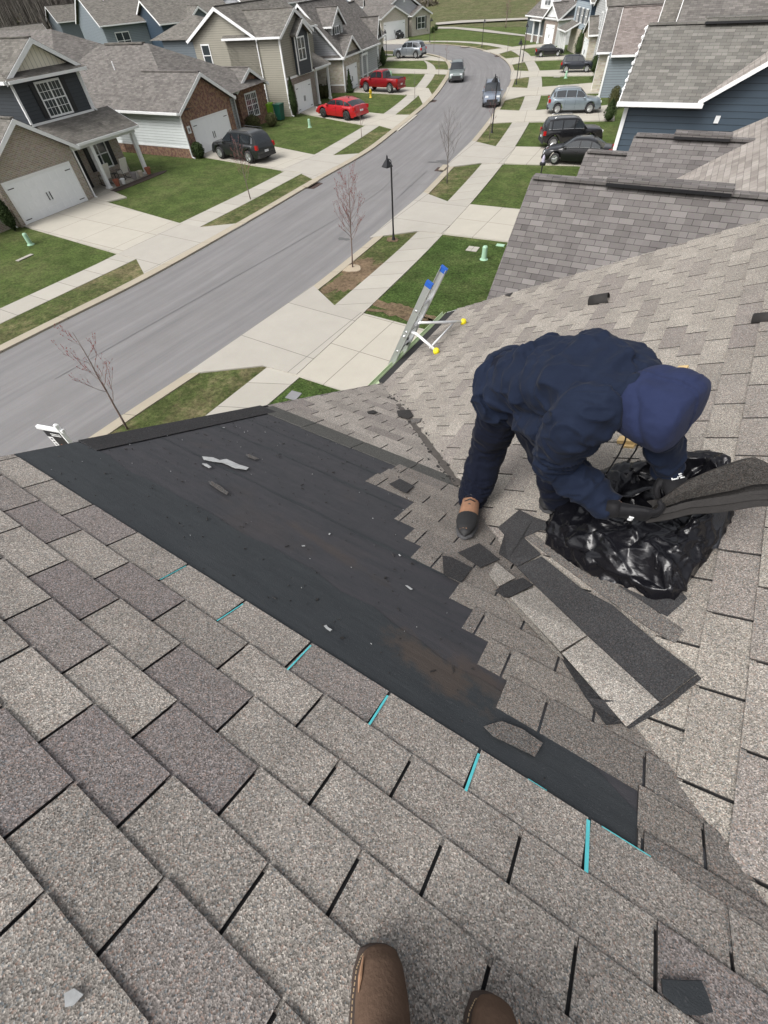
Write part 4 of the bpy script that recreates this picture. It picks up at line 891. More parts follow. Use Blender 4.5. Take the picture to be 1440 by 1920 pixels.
for sg in (-1,1): mb.lathe(fx+side*sg*.032+hd*.025,[(0,.012),(.012,.006),(.012,-.006),(0,-.01)],8,axis=dn); mb.lathe(hc+side*sg*.062,[(0,.015),(.02,.008),(.025,-.01),(0,-.015)],8,axis=side*sg)
mb.lathe(fx-hd*.035,[(0,.01),(.022,.004),(.022,-.004),(0,-.01)],8,axis=dn)
pmesh('body',mb,M_SKIN,vox=.008,sm=2)
# gloves: palm, four bent fingers, thumb closing on the bundle
def glove(wrist,hand,across,palmn,name,logo):
    mb=MB(); f=(hand-wrist).normalized(); x=(across-f*across.dot(f)).normalized(); y=f.cross(x); y=y if y.dot(palmn)>0 else -y
    S=[(wrist-f*.03,x,.044,.036),(wrist,x,.04,.031),(wrist+f*.03,x,.042,.028),(wrist+f*.06,x,.048,.027),(wrist+f*.095,x,.05,.025),(wrist+f*.11,x,.044,.02)]
    ring_loft(mb,S,18)
    kn=wrist+f*.098
    for i,(o_,L) in enumerate(((-.036,.070),(-.013,.080),(.011,.076),(.034,.060))):
        b0=kn+x*o_; p1=b0+f*L*.42+y*.006; p2=p1+f*L*.22+y*L*.38; p3=p2-f*L*.14+y*L*.34
        limb(mb,[(b0-f*.02,.0115),(b0,.0118),(p1,.011),(p2,.0105),(p3,.0095)],x,0,0,4,1,10)
    t0=wrist+f*.03-x*.042; t1=t0+f*.03-x*.022+y*.018; t2=t1+f*.026+y*.024; limb(mb,[(t0,.015),(t1,.0135),(t2,.0115)],x,0,0,4,1,10)
    o=pmesh(name,mb,M_GLOVE,vox=.0035,sm=2)
    # white printed mark on the back of the hand
    lm=MB(); c=wrist+f*.045-y*.0325
    for (u0,u1,v0,v1) in logo: 
        q=[c+x*u0+f*v0,c+x*u1+f*v0,c+x*u1+f*v1,c+x*u0+f*v1]; lm.prism(q,y*.006)
    pmesh('glove_mark',lm,M_WHITE,o); cm=MB(); ring_loft(cm,[(wrist-f*.055,x,.046,.038),(wrist-f*.02,x,.047,.038),(wrist-f*.005,x,.043,.034)],18); pmesh('cuff',cm,M_GLOVE,o)
    return o
LOGO=[(-.016,-.012,-.01,.012),(-.012,.008,.008,.012),(-.012,.008,-.01,-.006),(.005,.009,-.006,.008),(-.006,.0,-.002,.004),(.013,.026,-.01,-.005),(.013,.024,.0,.004),(.015,.03,.008,.012)]
camd=(CAM-wrR2).normalized()
glove(wrR2,PH(1232,968,.40),Vector((.2,-.3,.9)),-camd,'glove',[(-.02,-.014,-.01,.006),(-.008,-.003,-.01,.008),(.004,.02,-.01,-.006),(.004,.008,-.006,.006),(.012,.016,-.006,.008)])
glove(wrL,PH(1284,945,.40),Vector((.9,.3,.2)),-camd,'glove',LOGO)
# drawstrings
for a_,b_,h0,h1 in (((1178,800),(1137,888),.80,.52),((1197,812),(1180,862),.80,.58)):
    p0=PH(*a_,h0); p1=PH(*b_,h1); mid=p0.lerp(p1,.5)+Vector((.012,0,-.01)); mb=MB().tube([p0,p0.lerp(mid,.5)+Vector((.006,0,0)),mid,mid.lerp(p1,.6),p1],.0032,6); mb.tube([p1,p1+(p1-mid).normalized()*.022],.006,6); pmesh('drawstring',mb,M_BLACK)
# white waist mark
p=PH(925,700,.86)
# boots
def boot(heel,toe,zoff,name='boot'):
    d=(toe-heel); L=d.length; d.normalize(); nC=Vector((-SN*.4,SN*.4,CS)); nC=(nC-d*nC.dot(d)).normalized(); s_=d.cross(nC).normalized(); h0=heel; mb=MB(); up=nC
    def sec(t,w_,h,b0): w_*=1.2; h*=1.08; c=h0+d*t*L+up*(b0+h/2); return (c,s_,w_/2,h/2)
    sole=MB(); ring_loft(sole,[(h0+d*(-.03*L)+up*.018,s_,.03,.014),(h0+d*.02*L+up*.018,s_,.042,.02),(h0+d*.3*L+up*.018,s_,.052,.019),(h0+d*.62*L+up*.018,s_,.066,.019),(h0+d*.85*L+up*.018,s_,.063,.019),(h0+d*.99*L+up*.02,s_,.044,.017),(h0+d*1.04*L+up*.022,s_,.014,.01)],20)
    ring_loft(mb,[sec(-.02,.05,.07,.03),sec(.05,.078,.10,.025),sec(.3,.086,.11,.025),sec(.5,.09,.09,.025),sec(.7,.098,.07,.025),sec(.88,.09,.06,.025),sec(.98,.06,.045,.025),sec(1.02,.02,.02,.03)],20)
    ring_loft(mb,[(h0+d*.22*L+up*.06,s_,.045,.055),(h0+d*.22*L+up*.11,s_,.047,.056),(h0+d*.2*L+up*.16,s_,.05,.058)],18)
    o=pmesh(name,mb,M_LEATH,vox=.0045,sm=3); pmesh('sole',sole,M_SOLE,o,vox=.004,sm=1)
    tc=MB(); ring_loft(tc,[sec(.72,.106,.075,.022),sec(.82,.106,.07,.022),sec(.93,.084,.058,.022),sec(1.0,.05,.04,.025),sec(1.035,.012,.01,.03)],20); pmesh('toe_cap',tc,M_RUB,o,vox=.004,sm=2)
    for k in range(5):
        c=h0+d*(.36+.06*k)*L+up*(.162-.014*k); pmesh('lace',MB().tube([c-s_*.032+up*-.012,c+up*.006,c+s_*.032+up*-.012],.0045,6),M_BLACK,o)
    return o
boot(PH(890,928,.0),onA(871,1012,.0),0); boot(PH(1062,925,.0),PH(1022,962,.0),0)
# ================= photographer's boots =================
M_BROWN=plain('worn_brown_leather',(.115,.075,.053),.9,.3,22,bs=.25,spec=.15); M_STITCH=plain('stitching',(.45,.33,.2),.7); M_SCUFF=plain('leather_scuff',(.38,.22,.13),.6)
def bigboot(px_toe,px_mid,label,L=.30):
    toe=onA(*px_toe,0.0); mid=onA(*px_mid,0.0); d=(mid-toe); d.normalize(); nA=Vector((0,SN,CS)); s_=d.cross(nA).normalized()
    e=empty('work_boot',toe); tag(e,label,'boot','boots of the person taking the picture')
    def mk(name,secs,mat,parent,vox,seg=28,sm=3):
        mb=MB(); ring_loft(mb,[(toe+d*t+nA*z,s_,w_,h) for t,z,w_,h in secs],seg); vs=[v-toe for v in mb.v]; o=mesh_obj(name,vs,mb.f,mat,parent,mb.m,True,False)
        bmx=bmesh.new(); bmx.from_mesh(o.data); bmesh.ops.recalc_face_normals(bmx,faces=bmx.faces); bmx.to_mesh(o.data); bmx.free()
        r=o.modifiers.new('m','REMESH'); r.mode='VOXEL'; r.voxel_size=vox; r.use_smooth_shade=True; q=o.modifiers.new('s','SMOOTH'); q.factor=.5; q.iterations=sm
        return o
    up=mk('upper',[(-.0,.04,.018,.012),(.008,.042,.034,.022),(.03,.048,.044,.03),(.07,.054,.05,.037),(.12,.062,.052,.046),(.16,.075,.05,.058),(.2,.09,.046,.072),(.26,.09,.042,.072),(.285,.085,.03,.06),(.295,.08,.012,.03)],M_BROWN,e,.0035)
    mk('sole',[(-.012,.016,.02,.01),(-.004,.016,.04,.014),(.03,.016,.052,.015),(.09,.016,.056,.015),(.17,.016,.05,.015),(.25,.016,.042,.015),(.30,.016,.036,.015),(.31,.016,.015,.01)],plain('welt',(.05,.035,.028),.8),e,.003,sm=1)
    sh=MB(); ring_loft(sh,[(toe+d*.235+nA*.10,s_,.05,.058),(toe+d*.24+nA*.18+Vector((0,0,.0)),s_,.052,.06),(toe+d*.245+nA*.27,s_,.058,.064)],24); o=mesh_obj('shaft',[v-toe for v in sh.v],sh.f,M_BROWN,e,sh.m,True,False)
    st=MB(); pts=[]
    for k in range(41):
        a=math.pi*(k/40)-math.pi/2; pts.append(a)
    for sg in (-1,1):
        line=[(.15,.0525),(.11,.0535),(.07,.052),(.03,.046),(.01,.036),(.002,.018),(-.001,.0)]
        for i in range(len(line)-1):
            for q in range(5):
                t0=q/5+.02; t1=t0+.12; a_=line[i]; b_=line[i+1]
                p0=(a_[0]+(b_[0]-a_[0])*t0,a_[1]+(b_[1]-a_[1])*t0); p1=(a_[0]+(b_[0]-a_[0])*t1,a_[1]+(b_[1]-a_[1])*t1)
                st.tube([toe-toe+d*p0[0]+s_*sg*p0[1]+nA*.0335,d*p1[0]+s_*sg*p1[1]+nA*.0335],.0011,5)
    st.build('welt_stitching',M_STITCH,e)
    sc_=MB(); sc_.tube([d*.02-s_*.0385*(-1 if px_toe[0]<800 else 1)+nA*.066,d*.05-s_*.044*(-1 if px_toe[0]<800 else 1)+nA*.07,d*.07-s_*.047*(-1 if px_toe[0]<800 else 1)+nA*.072],[.001,.004,.001],6); sc_.build('scuff',M_SCUFF,e)
    cr=MB()
    for k in range(6): t=.125+k*.011; cr.tube([d*t-s_*.035+nA*(.104+k*.003),d*(t+.006)+nA*(.111+k*.0052),d*(t-.002)+s_*.035+nA*(.103+k*.003)],.0014,5)
    cr.build('crease',plain('leather_crease',(.07,.042,.028),.7),e)
bigboot((706,1790),(706,2010),'brown leather work boot with pale toe scuff, left of the pair at the bottom edge')
bigboot((916,1885),(908,2100),'brown leather work boot mostly cut off, right of the pair at the bottom edge')
# ================= black bag =================
mt,n,b=nm('black_plastic'); b.inputs['Base Color'].default_value=(.006,.006,.008,1); b.inputs['Roughness'].default_value=.24; b.inputs['Specular IOR Level'].default_value=.42
co=coord(n); mp=n.nodes.new('ShaderNodeMapping'); mp.inputs['Scale'].default_value=(3,6,4); mp.inputs['Rotation'].default_value=(.3,.2,.7); n.links.new(co,mp.inputs[0])
bump(n,b,math_(n,'ADD',noi(n,mp.outputs[0],3,3,.5),math_(n,'MULTIPLY',noi(n,co,22,2,.5),.05)),.3,.03); M_BAG=mt
base=[(1024,1022),(1055,1050),(1105,1075),(1150,1092),(1200,1112),(1238,1128),(1272,1112),(1300,1080),(1335,1035),(1362,985),(1362,945),(1345,905),(1325,880),(1285,880),(1235,888),(1180,898),(1125,908),(1080,930),(1045,965)]
bc=Vector(); BB=[onC(*p,.0) for p in base]
for p in BB: bc+=p/len(BB)
nC=Vector((-SN,0,CS)); be=empty('trash_bag',bc); tag(be,'glossy black plastic trash bag lying open on the shingles at the worker\'s hands','bag')
def ringpts(sc_,h,off_=Vector((0,0,0)),n=96):
    out=[]; m=len(BB)
    for k in range(n):
        t=k/n*m; i=int(t); f=t-i; a_,b_,c_,d_=BB[(i-1)%m],BB[i%m],BB[(i+1)%m],BB[(i+2)%m]
        p=((b_*2)+(c_-a_)*f+(a_*2-b_*5+c_*4-d_)*f*f+(b_*3-a_-c_*3+d_)*f**3)*.5
        q=bc+(p-bc)*sc_+nC*h+off_; out.append(q-bc)
    return out
ro=Vector((.10,.06,.03)); rings=[]
for i in range(9): t=i/8; rings.append(ringpts(1.0-.06*t**2-.0*t,.004+.10*t**.8,ro*.1*t))
for i in range(1,12): t=i/11; rings.append(ringpts(.94-.42*t,.104+.09*math.sin(t*math.pi/2),ro*(.1+.9*t)))
for i in range(1,8): t=i/7; rings.append(ringpts(.52-.1*t,.194-.14*t,ro*(1.0)))
for i in range(1,5): t=i/4; rings.append(ringpts(.42*(1-t)+.01,.054-.02*t,ro))
rj=random.Random(4); v=[];f=[]; NB=24; keep=[r for i,r in enumerate(rings) if i%3==0 or i==len(rings)-1]; nr=len(keep)
for ri,rg in enumerate(keep):
    for k in range(NB):
        p=rg[int((k+.5*(ri%2))*96/NB)%96]; a=2*math.pi*k/NB; am=.005 if ri==0 else .017
        pull=max(0,noise.noise(Vector((math.cos(a)*3.2,math.sin(a)*3.2,ri*.12+5))))*.05*(1 if ri else 0)
        v.append(p+Vector((rj.gauss(0,am),rj.gauss(0,am),abs(rj.gauss(0,am*.8))))+(p.normalized()*.5+nC*.6)*pull)
for i in range(nr-1):
    for k in range(NB):
        k2=(k+1)%NB; a_,b_,c_,d_=i*NB+k,i*NB+k2,(i+1)*NB+k2,(i+1)*NB+k
        f+=[(a_,b_,c_),(a_,c_,d_)] if i%2 else [(a_,b_,d_),(b_,c_,d_)]
f.append([(nr-1)*NB+k for k in range(NB)])
o=mesh_obj('bag_body',v,f,M_BAG,be,None,True,False); sb=o.modifiers.new('sub','SUBSURF'); sb.subdivision_type='SIMPLE'; sb.levels=3; sb.render_levels=3; q_=o.modifiers.new('s','SMOOTH'); q_.factor=.5; q_.iterations=2
def bfold(p,nn):
    return .016*crease(aniso(p,Vector((.75,-.6,-.2)).normalized(),Vector((.6,.75,0)).normalized(),2.4,13,3.0),3.2)+.009*crease(aniso(p,Vector((.3,.9,-.2)).normalized(),Vector((.9,-.3,0)).normalized(),3,12,9.0),3.4)
bake(o,bfold)
# loose raised flaps of the mouth
M_BAGM=plain('matt_plastic',(.02,.022,.027),.38,.4,9,bs=.5)
def flap(pp,mat,nm_='bag_flap',amp=.012):
    P=[onC(x,y,h)-bc for x,y,h in pp]; nU=14; nV=10; v=[];f=[]
    a_,b_,c_,d_=P
    for i in range(nU+1):
        for j in range(nV+1):
            s_=i/nU; t=j/nV; q=(a_.lerp(b_,s_)).lerp(d_.lerp(c_,s_),t); q=q+nC*amp*(noise.noise(q*9)+noise.noise(q*22)*.6)+Vector((1,0,0))*amp*noise.noise(q*14+Vector((3,3,3))); v.append(q)
    for i in range(nU):
        for j in range(nV): k=i*(nV+1)+j; f.append((k,k+1,k+nV+2,k+nV+1))
    o=mesh_obj(nm_,v,f,mat,be,None,True,False); so_=o.modifiers.new('so','SOLIDIFY'); so_.thickness=.002
flap([(1262,1040,.10),(1345,1030,.05),(1368,955,.14),(1300,960,.26)],M_BAGM); flap([(1270,900,.12),(1335,880,.04),(1330,862,.10),(1275,868,.20)],M_BAG,amp=.02)
flap([(1300,965,.27),(1368,955,.14),(1350,905,.1),(1310,915,.22)],M_BAG); flap([(1120,905,.10),(1200,892,.10),(1250,905,.2),(1150,940,.2)],M_BAG,amp=.02); flap([(1135,900,.02),(1110,912,.08),(1150,925,.14),(1180,892,.06)],M_BAGM,amp=.02)
# ================= bundle held in the gloves =================
M_UNDR=plain('shingle_backing',(.02,.018,.017),.8,.35,30,bs=.5)
M_DKOLD=shingle('dusty_dark_shingle',(.075,.068,.06),(.04,.037,.034),(.05,.045,.042),1.0)
bd=empty('shingle_bundle',PH(1300,940,.38)); tag(bd,'folded bundle of torn off shingles held in both gloves over the bag','shingles')
def sheetb(rows,mat,name,th=.004,jit=.004):
    n=16; v=[];f=[]
    for i in range(n+1):
        t=i/n
        for r in rows:
            a_,b_,c_=[PH(*q) for q in r]; p=a_.lerp(b_,t).lerp(b_.lerp(c_,t),t) ; p=p+Vector((noise.noise(p*8),noise.noise(p*8+Vector((5,0,0))),noise.noise(p*9)))*jit; v.append(p-bd.location)
    m=len(rows)
    for i in range(n):
        for j in range(m-1): k=i*m+j; f.append((k,k+1,k+m+1,k+m))
    o=mesh_obj(name,v,f,mat,bd,None,False,False); so_=o.modifiers.new('so','SOLIDIFY'); so_.thickness=th
    return o
sheetb([((1212,958,.40),(1330,918,.44),(1470,905,.43)),((1225,945,.44),(1320,900,.50),(1455,875,.50)),((1232,938,.44),(1310,880,.52),(1418,862,.52)),((1236,936,.42),(1320,868,.47),(1420,855,.46))],M_DKOLD,'top_shingle',.0035,.016)
sheetb([((1208,972,.39),(1330,948,.40),(1475,932,.40)),((1215,962,.40),(1330,930,.42),(1475,915,.42))],M_UNDR,'folded_shingle',.005,.012)
sheetb([((1214,982,.38),(1330,965,.38),(1470,944,.38)),((1212,970,.385),(1330,952,.39),(1470,934,.39)),((1216,958,.39),(1330,938,.41),(1470,922,.42))],M_UNDR,'folded_shingle',.004,.014)
sheetb([((1225,950,.37),(1335,935,.37),(1470,920,.37)),((1215,940,.38),(1335,915,.40),(1470,895,.40))],M_UNDR,'folded_shingle',.004,.014)
# wooden block and board behind the worker
M_WOOD=plain('raw_pine',(.5,.36,.17),.7,.25,10)
p0=onC(1178,842,0); p1=onC(1282,690,0); d=(p1-p0).normalized(); s_=d.cross(nC).normalized(); e=empty('wooden_board',p0); tag(e,'short pale pine board lying on the shingles behind the hooded head','board')
mesh_obj('plank',*(lambda m_:(m_.v,m_.f))(MB().prism([s_*-.03,s_*.03,s_*.03+nC*.02,s_*-.03+nC*.02],d*(p1-p0).length)),M_WOOD,e); mesh_obj('crosspiece',*(lambda m_:(m_.v,m_.f))(MB().prism([s_*-.07+d*.02+nC*.021,s_*.07+d*.02+nC*.021,s_*.07+d*.02+nC*.045,s_*-.07+d*.02+nC*.045],d*.05)),M_WOOD,e)
# ================= ladder with standoff =================
M_ALU=plain('ladder_aluminium',(.62,.63,.64),.35,.08,20,metal=.7); M_CAPB=plain('blue_end_cap',(.02,.1,.42),.4); M_YEL=plain('yellow_rubber',(.85,.7,.02),.5); M_WALU=plain('white_tube',(.75,.76,.77),.4)
def onV(x,y,X):
    r=ray(x,y); return CAM+r*(X/r.x)
XL=XE-.25
# ladder plane leans on the gutter: foot out towards the street, top above the eave
topL=None
LB=Vector((-5.48,0,0))
def ladplane(x,y):
    # plane through (XE-.16, z=zE) and (XE-1.45,z=0) parallel to Y
    a_=Vector((-2.93,0,5.45)); b_=LB; dv_=(a_-b_); nn=Vector((dv_.z,0,-dv_.x)); r=ray(x,y); k=nn.dot(a_-CAM)/nn.dot(r); return CAM+r*k
l0=ladplane(806,530); l1=ladplane(833,502)
le=empty('ladder',Vector((LB.x,(l0.y+l1.y)/2,0))); tag(le,'aluminium extension ladder with blue end caps and yellow tipped standoff at the eave','ladder')
up_=(Vector((-2.93,0,5.45))-LB).normalized(); nl=Vector((-up_.z,0,up_.x)); lo=le.location
for p in (l0,l1):
    t0=(0-p.z)/up_.z; a_=p+up_*t0-lo; b_=p-lo
    mbx=MB(); s_=1 if p is l0 else -1
    mbx.prism([a_+nl*-.04+Vector((0,-.012,0)),a_+nl*.04+Vector((0,-.012,0)),a_+nl*.04+Vector((0,.012,0)),a_+nl*-.04+Vector((0,.012,0))],b_-a_)
    for q in (-.04,.033): mbx.prism([a_+nl*q+Vector((0,.012*s_,0)),a_+nl*(q+.007)+Vector((0,.012*s_,0)),a_+nl*(q+.007)+Vector((0,.03*s_,0)),a_+nl*q+Vector((0,.03*s_,0))],b_-a_)
    mesh_obj('rail',mbx.v,mbx.f,M_ALU,le); cpm=MB().prism([b_+nl*-.043+Vector((0,-.018,0)),b_+nl*.043+Vector((0,-.018,0)),b_+nl*.043+Vector((0,.024,0)),b_+nl*-.043+Vector((0,.024,0))],up_*.06); mesh_obj('end_cap',[v-up_*.055 for v in cpm.v],cpm.f,M_CAPB,le)
yA,yB=l0.y,l1.y; top=min(l0.z,l1.z)
zz=.3
while zz<top-.12:
    c=LB+up_*(zz/up_.z)
    mbx=MB().tube([Vector((c.x,yA-.015,c.z))-Vector((lo.x,lo.y,lo.z)),Vector((c.x,yB+.015,c.z))-lo],.017,8); mesh_obj('rung',mbx.v,mbx.f,M_ALU,le,None,True)
    mbx=MB()
    for yy,sg in ((yA,-1),(yB,1)): mbx.tube([Vector((c.x,yy+sg*.0125,c.z))-lo,Vector((c.x,yy+sg*.0145,c.z))-lo],.021,8)
    zz+=.305
f0=onC(818,658,.04); f1=onC(869,603,.04); j0=ladplane(784,606); j1=ladplane(800,590)
for a_,b_,mm in ((f0,Vector((j0.x,yA+.03,j0.z)),0),(f1,Vector((j0.x,yB-.03,j0.z)),0)):
    k=b_+ (Vector((1,0,.15)))*.12+Vector((0,-.0,.02)); mbx=MB().tube([q-lo for q in (b_,b_.lerp(k,.6)+Vector((0,0,.04)),k.lerp(a_,.12)+Vector((0,0,.03)),a_)],.018,8); mesh_obj('standoff_arm',mbx.v,mbx.f,M_WALU,le,None,True)
    mbx=MB().lathe(a_-lo,[(0,.04),(.03,.03),(.042,0),(.036,-.03),(0,-.04)],12); mesh_obj('rubber_foot',mbx.v,mbx.f,M_YEL,le,None,True)
q0=f0.lerp(Vector((j0.x,yA,j0.z)),.2); q1=f1.lerp(Vector((j0.x,yB,j0.z)),.2); mbx=MB().tube([q0-lo,q1-lo],.011,8); mesh_obj('crossbar',mbx.v,mbx.f,M_WALU,le,None,True)
mbx=MB().tube([Vector((j0.x+.0,yA-.03,j0.z))-lo,Vector((j0.x,yB+.03,j0.z))-lo],.014,8); mesh_obj('clamp_bar',mbx.v,mbx.f,M_ALU,le,None,True)
for dz in (-.25,-.55):
    mbx=MB().box(-.05,.0,-.02,.02,-.05,.05); c=Vector((LB.x,(yA+yB)/2+.12,0))+up_*((j0.z+dz)/up_.z); mesh_obj('rung_lock',[v+Vector((c.x,c.y,c.z))-lo for v in mbx.v],mbx.f,M_BLACK,le)
"""ladder done"""
# ================= loose shingles =================
zf=lambda x,y:(840+x/2.4,940+y/2.4)
def nrm(p): return nC if p.x+p.y>KV else Vector((0,SN,CS))
def loose(label,polys,h,name='loose_shingle',group='loose shingles on the roof',cat='shingle',lift=None):
    P=[[ (onC(*q,h) if (onC(*q).x+onC(*q).y>KV) else onA(*q,h)) for q in pl] for pl,_ in polys]
    P=[[ (c+UP*(lift(i,pts) if lift else 0)) for i,c in enumerate(pts)] for pts in P]
    o0=P[0][0]; e=empty(name,o0); tag(e,label,cat,group)
    for pts,(pl,(pn,mat)) in zip(P,polys):
        mb=MB(); mb.prism([p-o0 for p in pts],Vector((0,0,.0055))); mb.t=[(.55,.1,0)]*len(mb.f)
        o=mb.build(pn,mat,e); bmx=bmesh.new(); bmx.from_mesh(o.data); bmesh.ops.recalc_face_normals(bmx,faces=bmx.faces); bmx.to_mesh(o.data); bmx.free()
Z=lambda *l:[zf(*p) for p in l]
M_TAB=shingle('pale_shingle_tab',(.36,.335,.3),(.3,.28,.25),(.27,.25,.23),1.0)
loose('long dark shingle under the bright one, its end sticking out at the lower right',[(Z((505,700),(560,700),(800,900),(960,900),(1120,780),(1138,800),(985,925),(815,1025),(780,1000),(712,1008),(620,885)),('headlap',M_HEAD))],.010)
loose('loose shingle strip with two pale tabs and a long dark upper half, beside the bag',[(Z((310,298),(420,250),(600,395),(740,470),(935,638),(1118,775),(950,903),(625,602),(398,385)),('headlap',M_HEAD)),(Z((280,435),(395,386),(622,604),(505,676)),('shingle_tab',M_TAB)),(Z((513,684),(628,610),(948,905),(802,1014)),('shingle_tab',M_TAB))],.026)
loose('dark torn shingle piece above the long strip, nearest the second boot',[(Z((225,118),(320,40),(385,72),(470,102),(462,135),(415,130),(340,165),(418,240),(312,295),(268,262),(228,236),(252,150)),('headlap',M_HEAD))],.016)
loose('dark square shingle piece between the boot and the torn bay',[(Z((45,232),(140,190),(216,250),(232,262),(148,300)),('headlap',M_HEAD))],.014)
loose('small pale triangular shingle scrap among the dark pieces',[(Z((183,330),(216,276),(302,345),(226,386)),('shingle_tab',M_TAB))],.022)
loose('dark shingle end left of the pale tabs, under the strip',[(Z((212,402),(250,375),(335,345),(385,378),(280,432),(252,432)),('headlap',M_HEAD)),(Z((250,436),(285,440),(508,690),(520,712),(500,700)),('shingle_edge',M_SHC))],.017)
loose('dark shingle piece at the edge of the stripped bay, left of the square one',[(Z((-25,245),(20,255),(108,300),(60,366),(-20,330)),('headlap',M_HEAD))],.015)
loose('thin dark shingle piece partly under the trash bag',[(Z((715,395),(800,430),(985,520),(1075,440),(1040,400),(900,440),(770,380)),('headlap',M_HEAD))],.008)
loose('brown grey shingle strip running under the bag beside the dark halves',[(Z((340,160),(380,140),(560,290),(760,380),(1060,580),(1020,640),(900,570),(700,430),(440,235)),('shingle_tab',M_OLD))],.012)
loose('torn dark shingle scrap with a curled edge near the teal marks',[([(840+x/2.4,1300+y/2.4) for x,y in ((160,150),(240,125),(330,160),(425,225),(390,285),(300,240),(205,195))],('shingle_scrap',M_OLD))],.012)
loose('small dark square of felt beside the right boot, near the bottom right',[([(840+x/2.4,1300+y/2.4) for x,y in ((958,1282),(1040,1290),(1135,1290),(1165,1360),(1188,1430),(1130,1448),(1060,1440),(1000,1385),(962,1350))],('felt_square',M_FELT2))],.012)
loose('dark shingle corner left in the top of the bay under the cap strip',[([(730,908),(750,898),(776,912),(762,925),(750,920)],('headlap',M_HEAD))],.016)
# curled flaps standing on the main slope
def curl(px,py,L,r,label,ang):
    c=onC(px,py,.0); e=empty('shingle_flap',c); tag(e,label,'shingle flap','curled black flaps on the main slope'); mb=MB(); d=Vector((math.cos(ang),math.sin(ang),0)); d=(d-nC*d.dot(nC)).normalized(); s_=d.cross(nC); n=14; v=[]
    for i in range(n+1):
        a=math.pi*1.15*i/n; q=s_*(r*math.cos(a)*1.1)+nC*(r*math.sin(a)*1.3+.003); v+= [q-d*L/2,q+d*L/2*(1-.5*i/n)]
    f=[(2*i,2*i+1,2*i+3,2*i+2) for i in range(n)]; o=mesh_obj('curled_sheet',v,f,M_UNDR,e,None,True,False); so_=o.modifiers.new('so','SOLIDIFY'); so_.thickness=.004
    return e
curl(1127,566,.21,.058,'black curled flap sticking up near the far rake, largest on the slope',-.2); curl(1440,600,.16,.04,'black curled flap at the right edge of the slope',-.2)
def scrap(pts,label,mat,h=.008,grp='scraps on the felt',name='scrap'):
    P=[(onC(*q,h) if (onC(*q).x+onC(*q).y>KV) else onA(*q,h)) for q in pts]; mb=MB(); mb.prism([p-P[0] for p in P],Vector((0,0,.003))); o=mb.build(name,mat); o.location=P[0]; mb.t=None
    bmx=bmesh.new(); bmx.from_mesh(o.data); bmesh.ops.recalc_face_normals(bmx,faces=bmx.faces); bmx.to_mesh(o.data); bmx.free(); return tag(o,label,'scrap',grp)
M_FOIL=plain('release_film',(.4,.41,.41),.35,.45,40)
scrap([(379,856),(400,858),(412,863),(425,861),(450,872),(467,877),(462,881),(440,878),(418,868),(400,866),(382,862)],'long pale strip of release film lying on the stripped felt',M_FOIL,.012)
scrap([(379,869),(388,870),(397,876),(392,878),(383,873)],'short pale film scrap just below the long film strip',M_FOIL,.012)
scrap([(391,903),(398,903),(414,912),(429,924),(425,928),(408,918),(394,908)],'dark shingle sliver with a white end below the film strips',M_OLD,.012)
scrap([(461,852),(470,853),(486,861),(478,862),(465,857)],'brown sliver right of the long film strip',M_OLD,.01)
scrap([(760,1098),(764,1098),(774,1105),(770,1106)],'pale flake near the lower middle of the stripped felt',M_FOIL,.01)
scrap([(607,1174),(612,1172),(615,1176),(623,1181),(619,1184),(612,1179)],'white flake pair on the smooth felt band',M_FOIL,.012)
scrap([(122,1862),(140,1852),(158,1864),(140,1884),(124,1888)],'white speck of paper on the shingles at the lower left',M_FOIL,.014)
scrap([(744,770),(768,768),(775,780),(765,786),(746,780)],'dark shingle scrap lying in the valley',M_UNDR,.02,'scraps in the valley'); scrap([(770,786),(792,784),(786,792),(773,794)],'thin dark scrap below the larger one in the valley',M_OLD,.02,'scraps in the valley'); scrap([(688,772),(700,769),(708,773),(700,776),(690,776)],'small dark chip left of the valley',M_UNDR,.015,'scraps in the valley')
scrap([(946,553),(962,548),(955,556)],'small upturned shingle corner at the far rake',M_UNDR,.02,'scraps in the valley')
rg=random.Random(9); mb=MB()
for k in range(420):
    v0=6.2+rg.random()**1.0*11.8; um=uval(v0)-1.6 if v0>9 else 3.3; u0=UR+.3+rg.random()*(min(um,3.4-(v0-7)*.36)-UR-.3); c=A3(u0,v0,.004); L=rg.uniform(.0015,.006) if rg.random()<.9 else .014; a=rg.uniform(0,6.3); dd=Vector((math.cos(a),math.sin(a),-.5*math.sin(a))); 
    if rg.random()<.5: mb.tube([c,c+dd*L*1.6+UP*.003],rg.uniform(.0015,.003),5,0)
    else:
        cr_=dd.cross(Vector((0,SN,CS))); mb.prism([c,c+dd*L,c+dd*L+cr_*L*.6,c+cr_*L*.4],UP*rg.uniform(.002,.006),1 if rg.random()<.3 else 0)
for k in range(160):
    y_=rg.uniform(1.95,3.5); w_=rg.gauss(0,.025); c=Vector((KV-y_+w_,y_+w_,0)); c.z=max(OA.z-.5*(c.y-OA.y),OC.z+.5*(c.x-OC.x))+.008; a=rg.uniform(0,6.3); L=rg.uniform(.008,.03); dd=Vector((math.cos(a),math.sin(a),0)); mb.prism([c,c+dd*L,c+dd*L+Vector((-dd.y,dd.x,0))*L*.6,c+Vector((-dd.y,dd.x,0))*L*.5],UP*.003,0)
tag(mb.build('debris',[M_UNDR,M_FOIL]),'nails, grit and shingle crumbs strewn over the felt and valley','debris',kind='stuff')
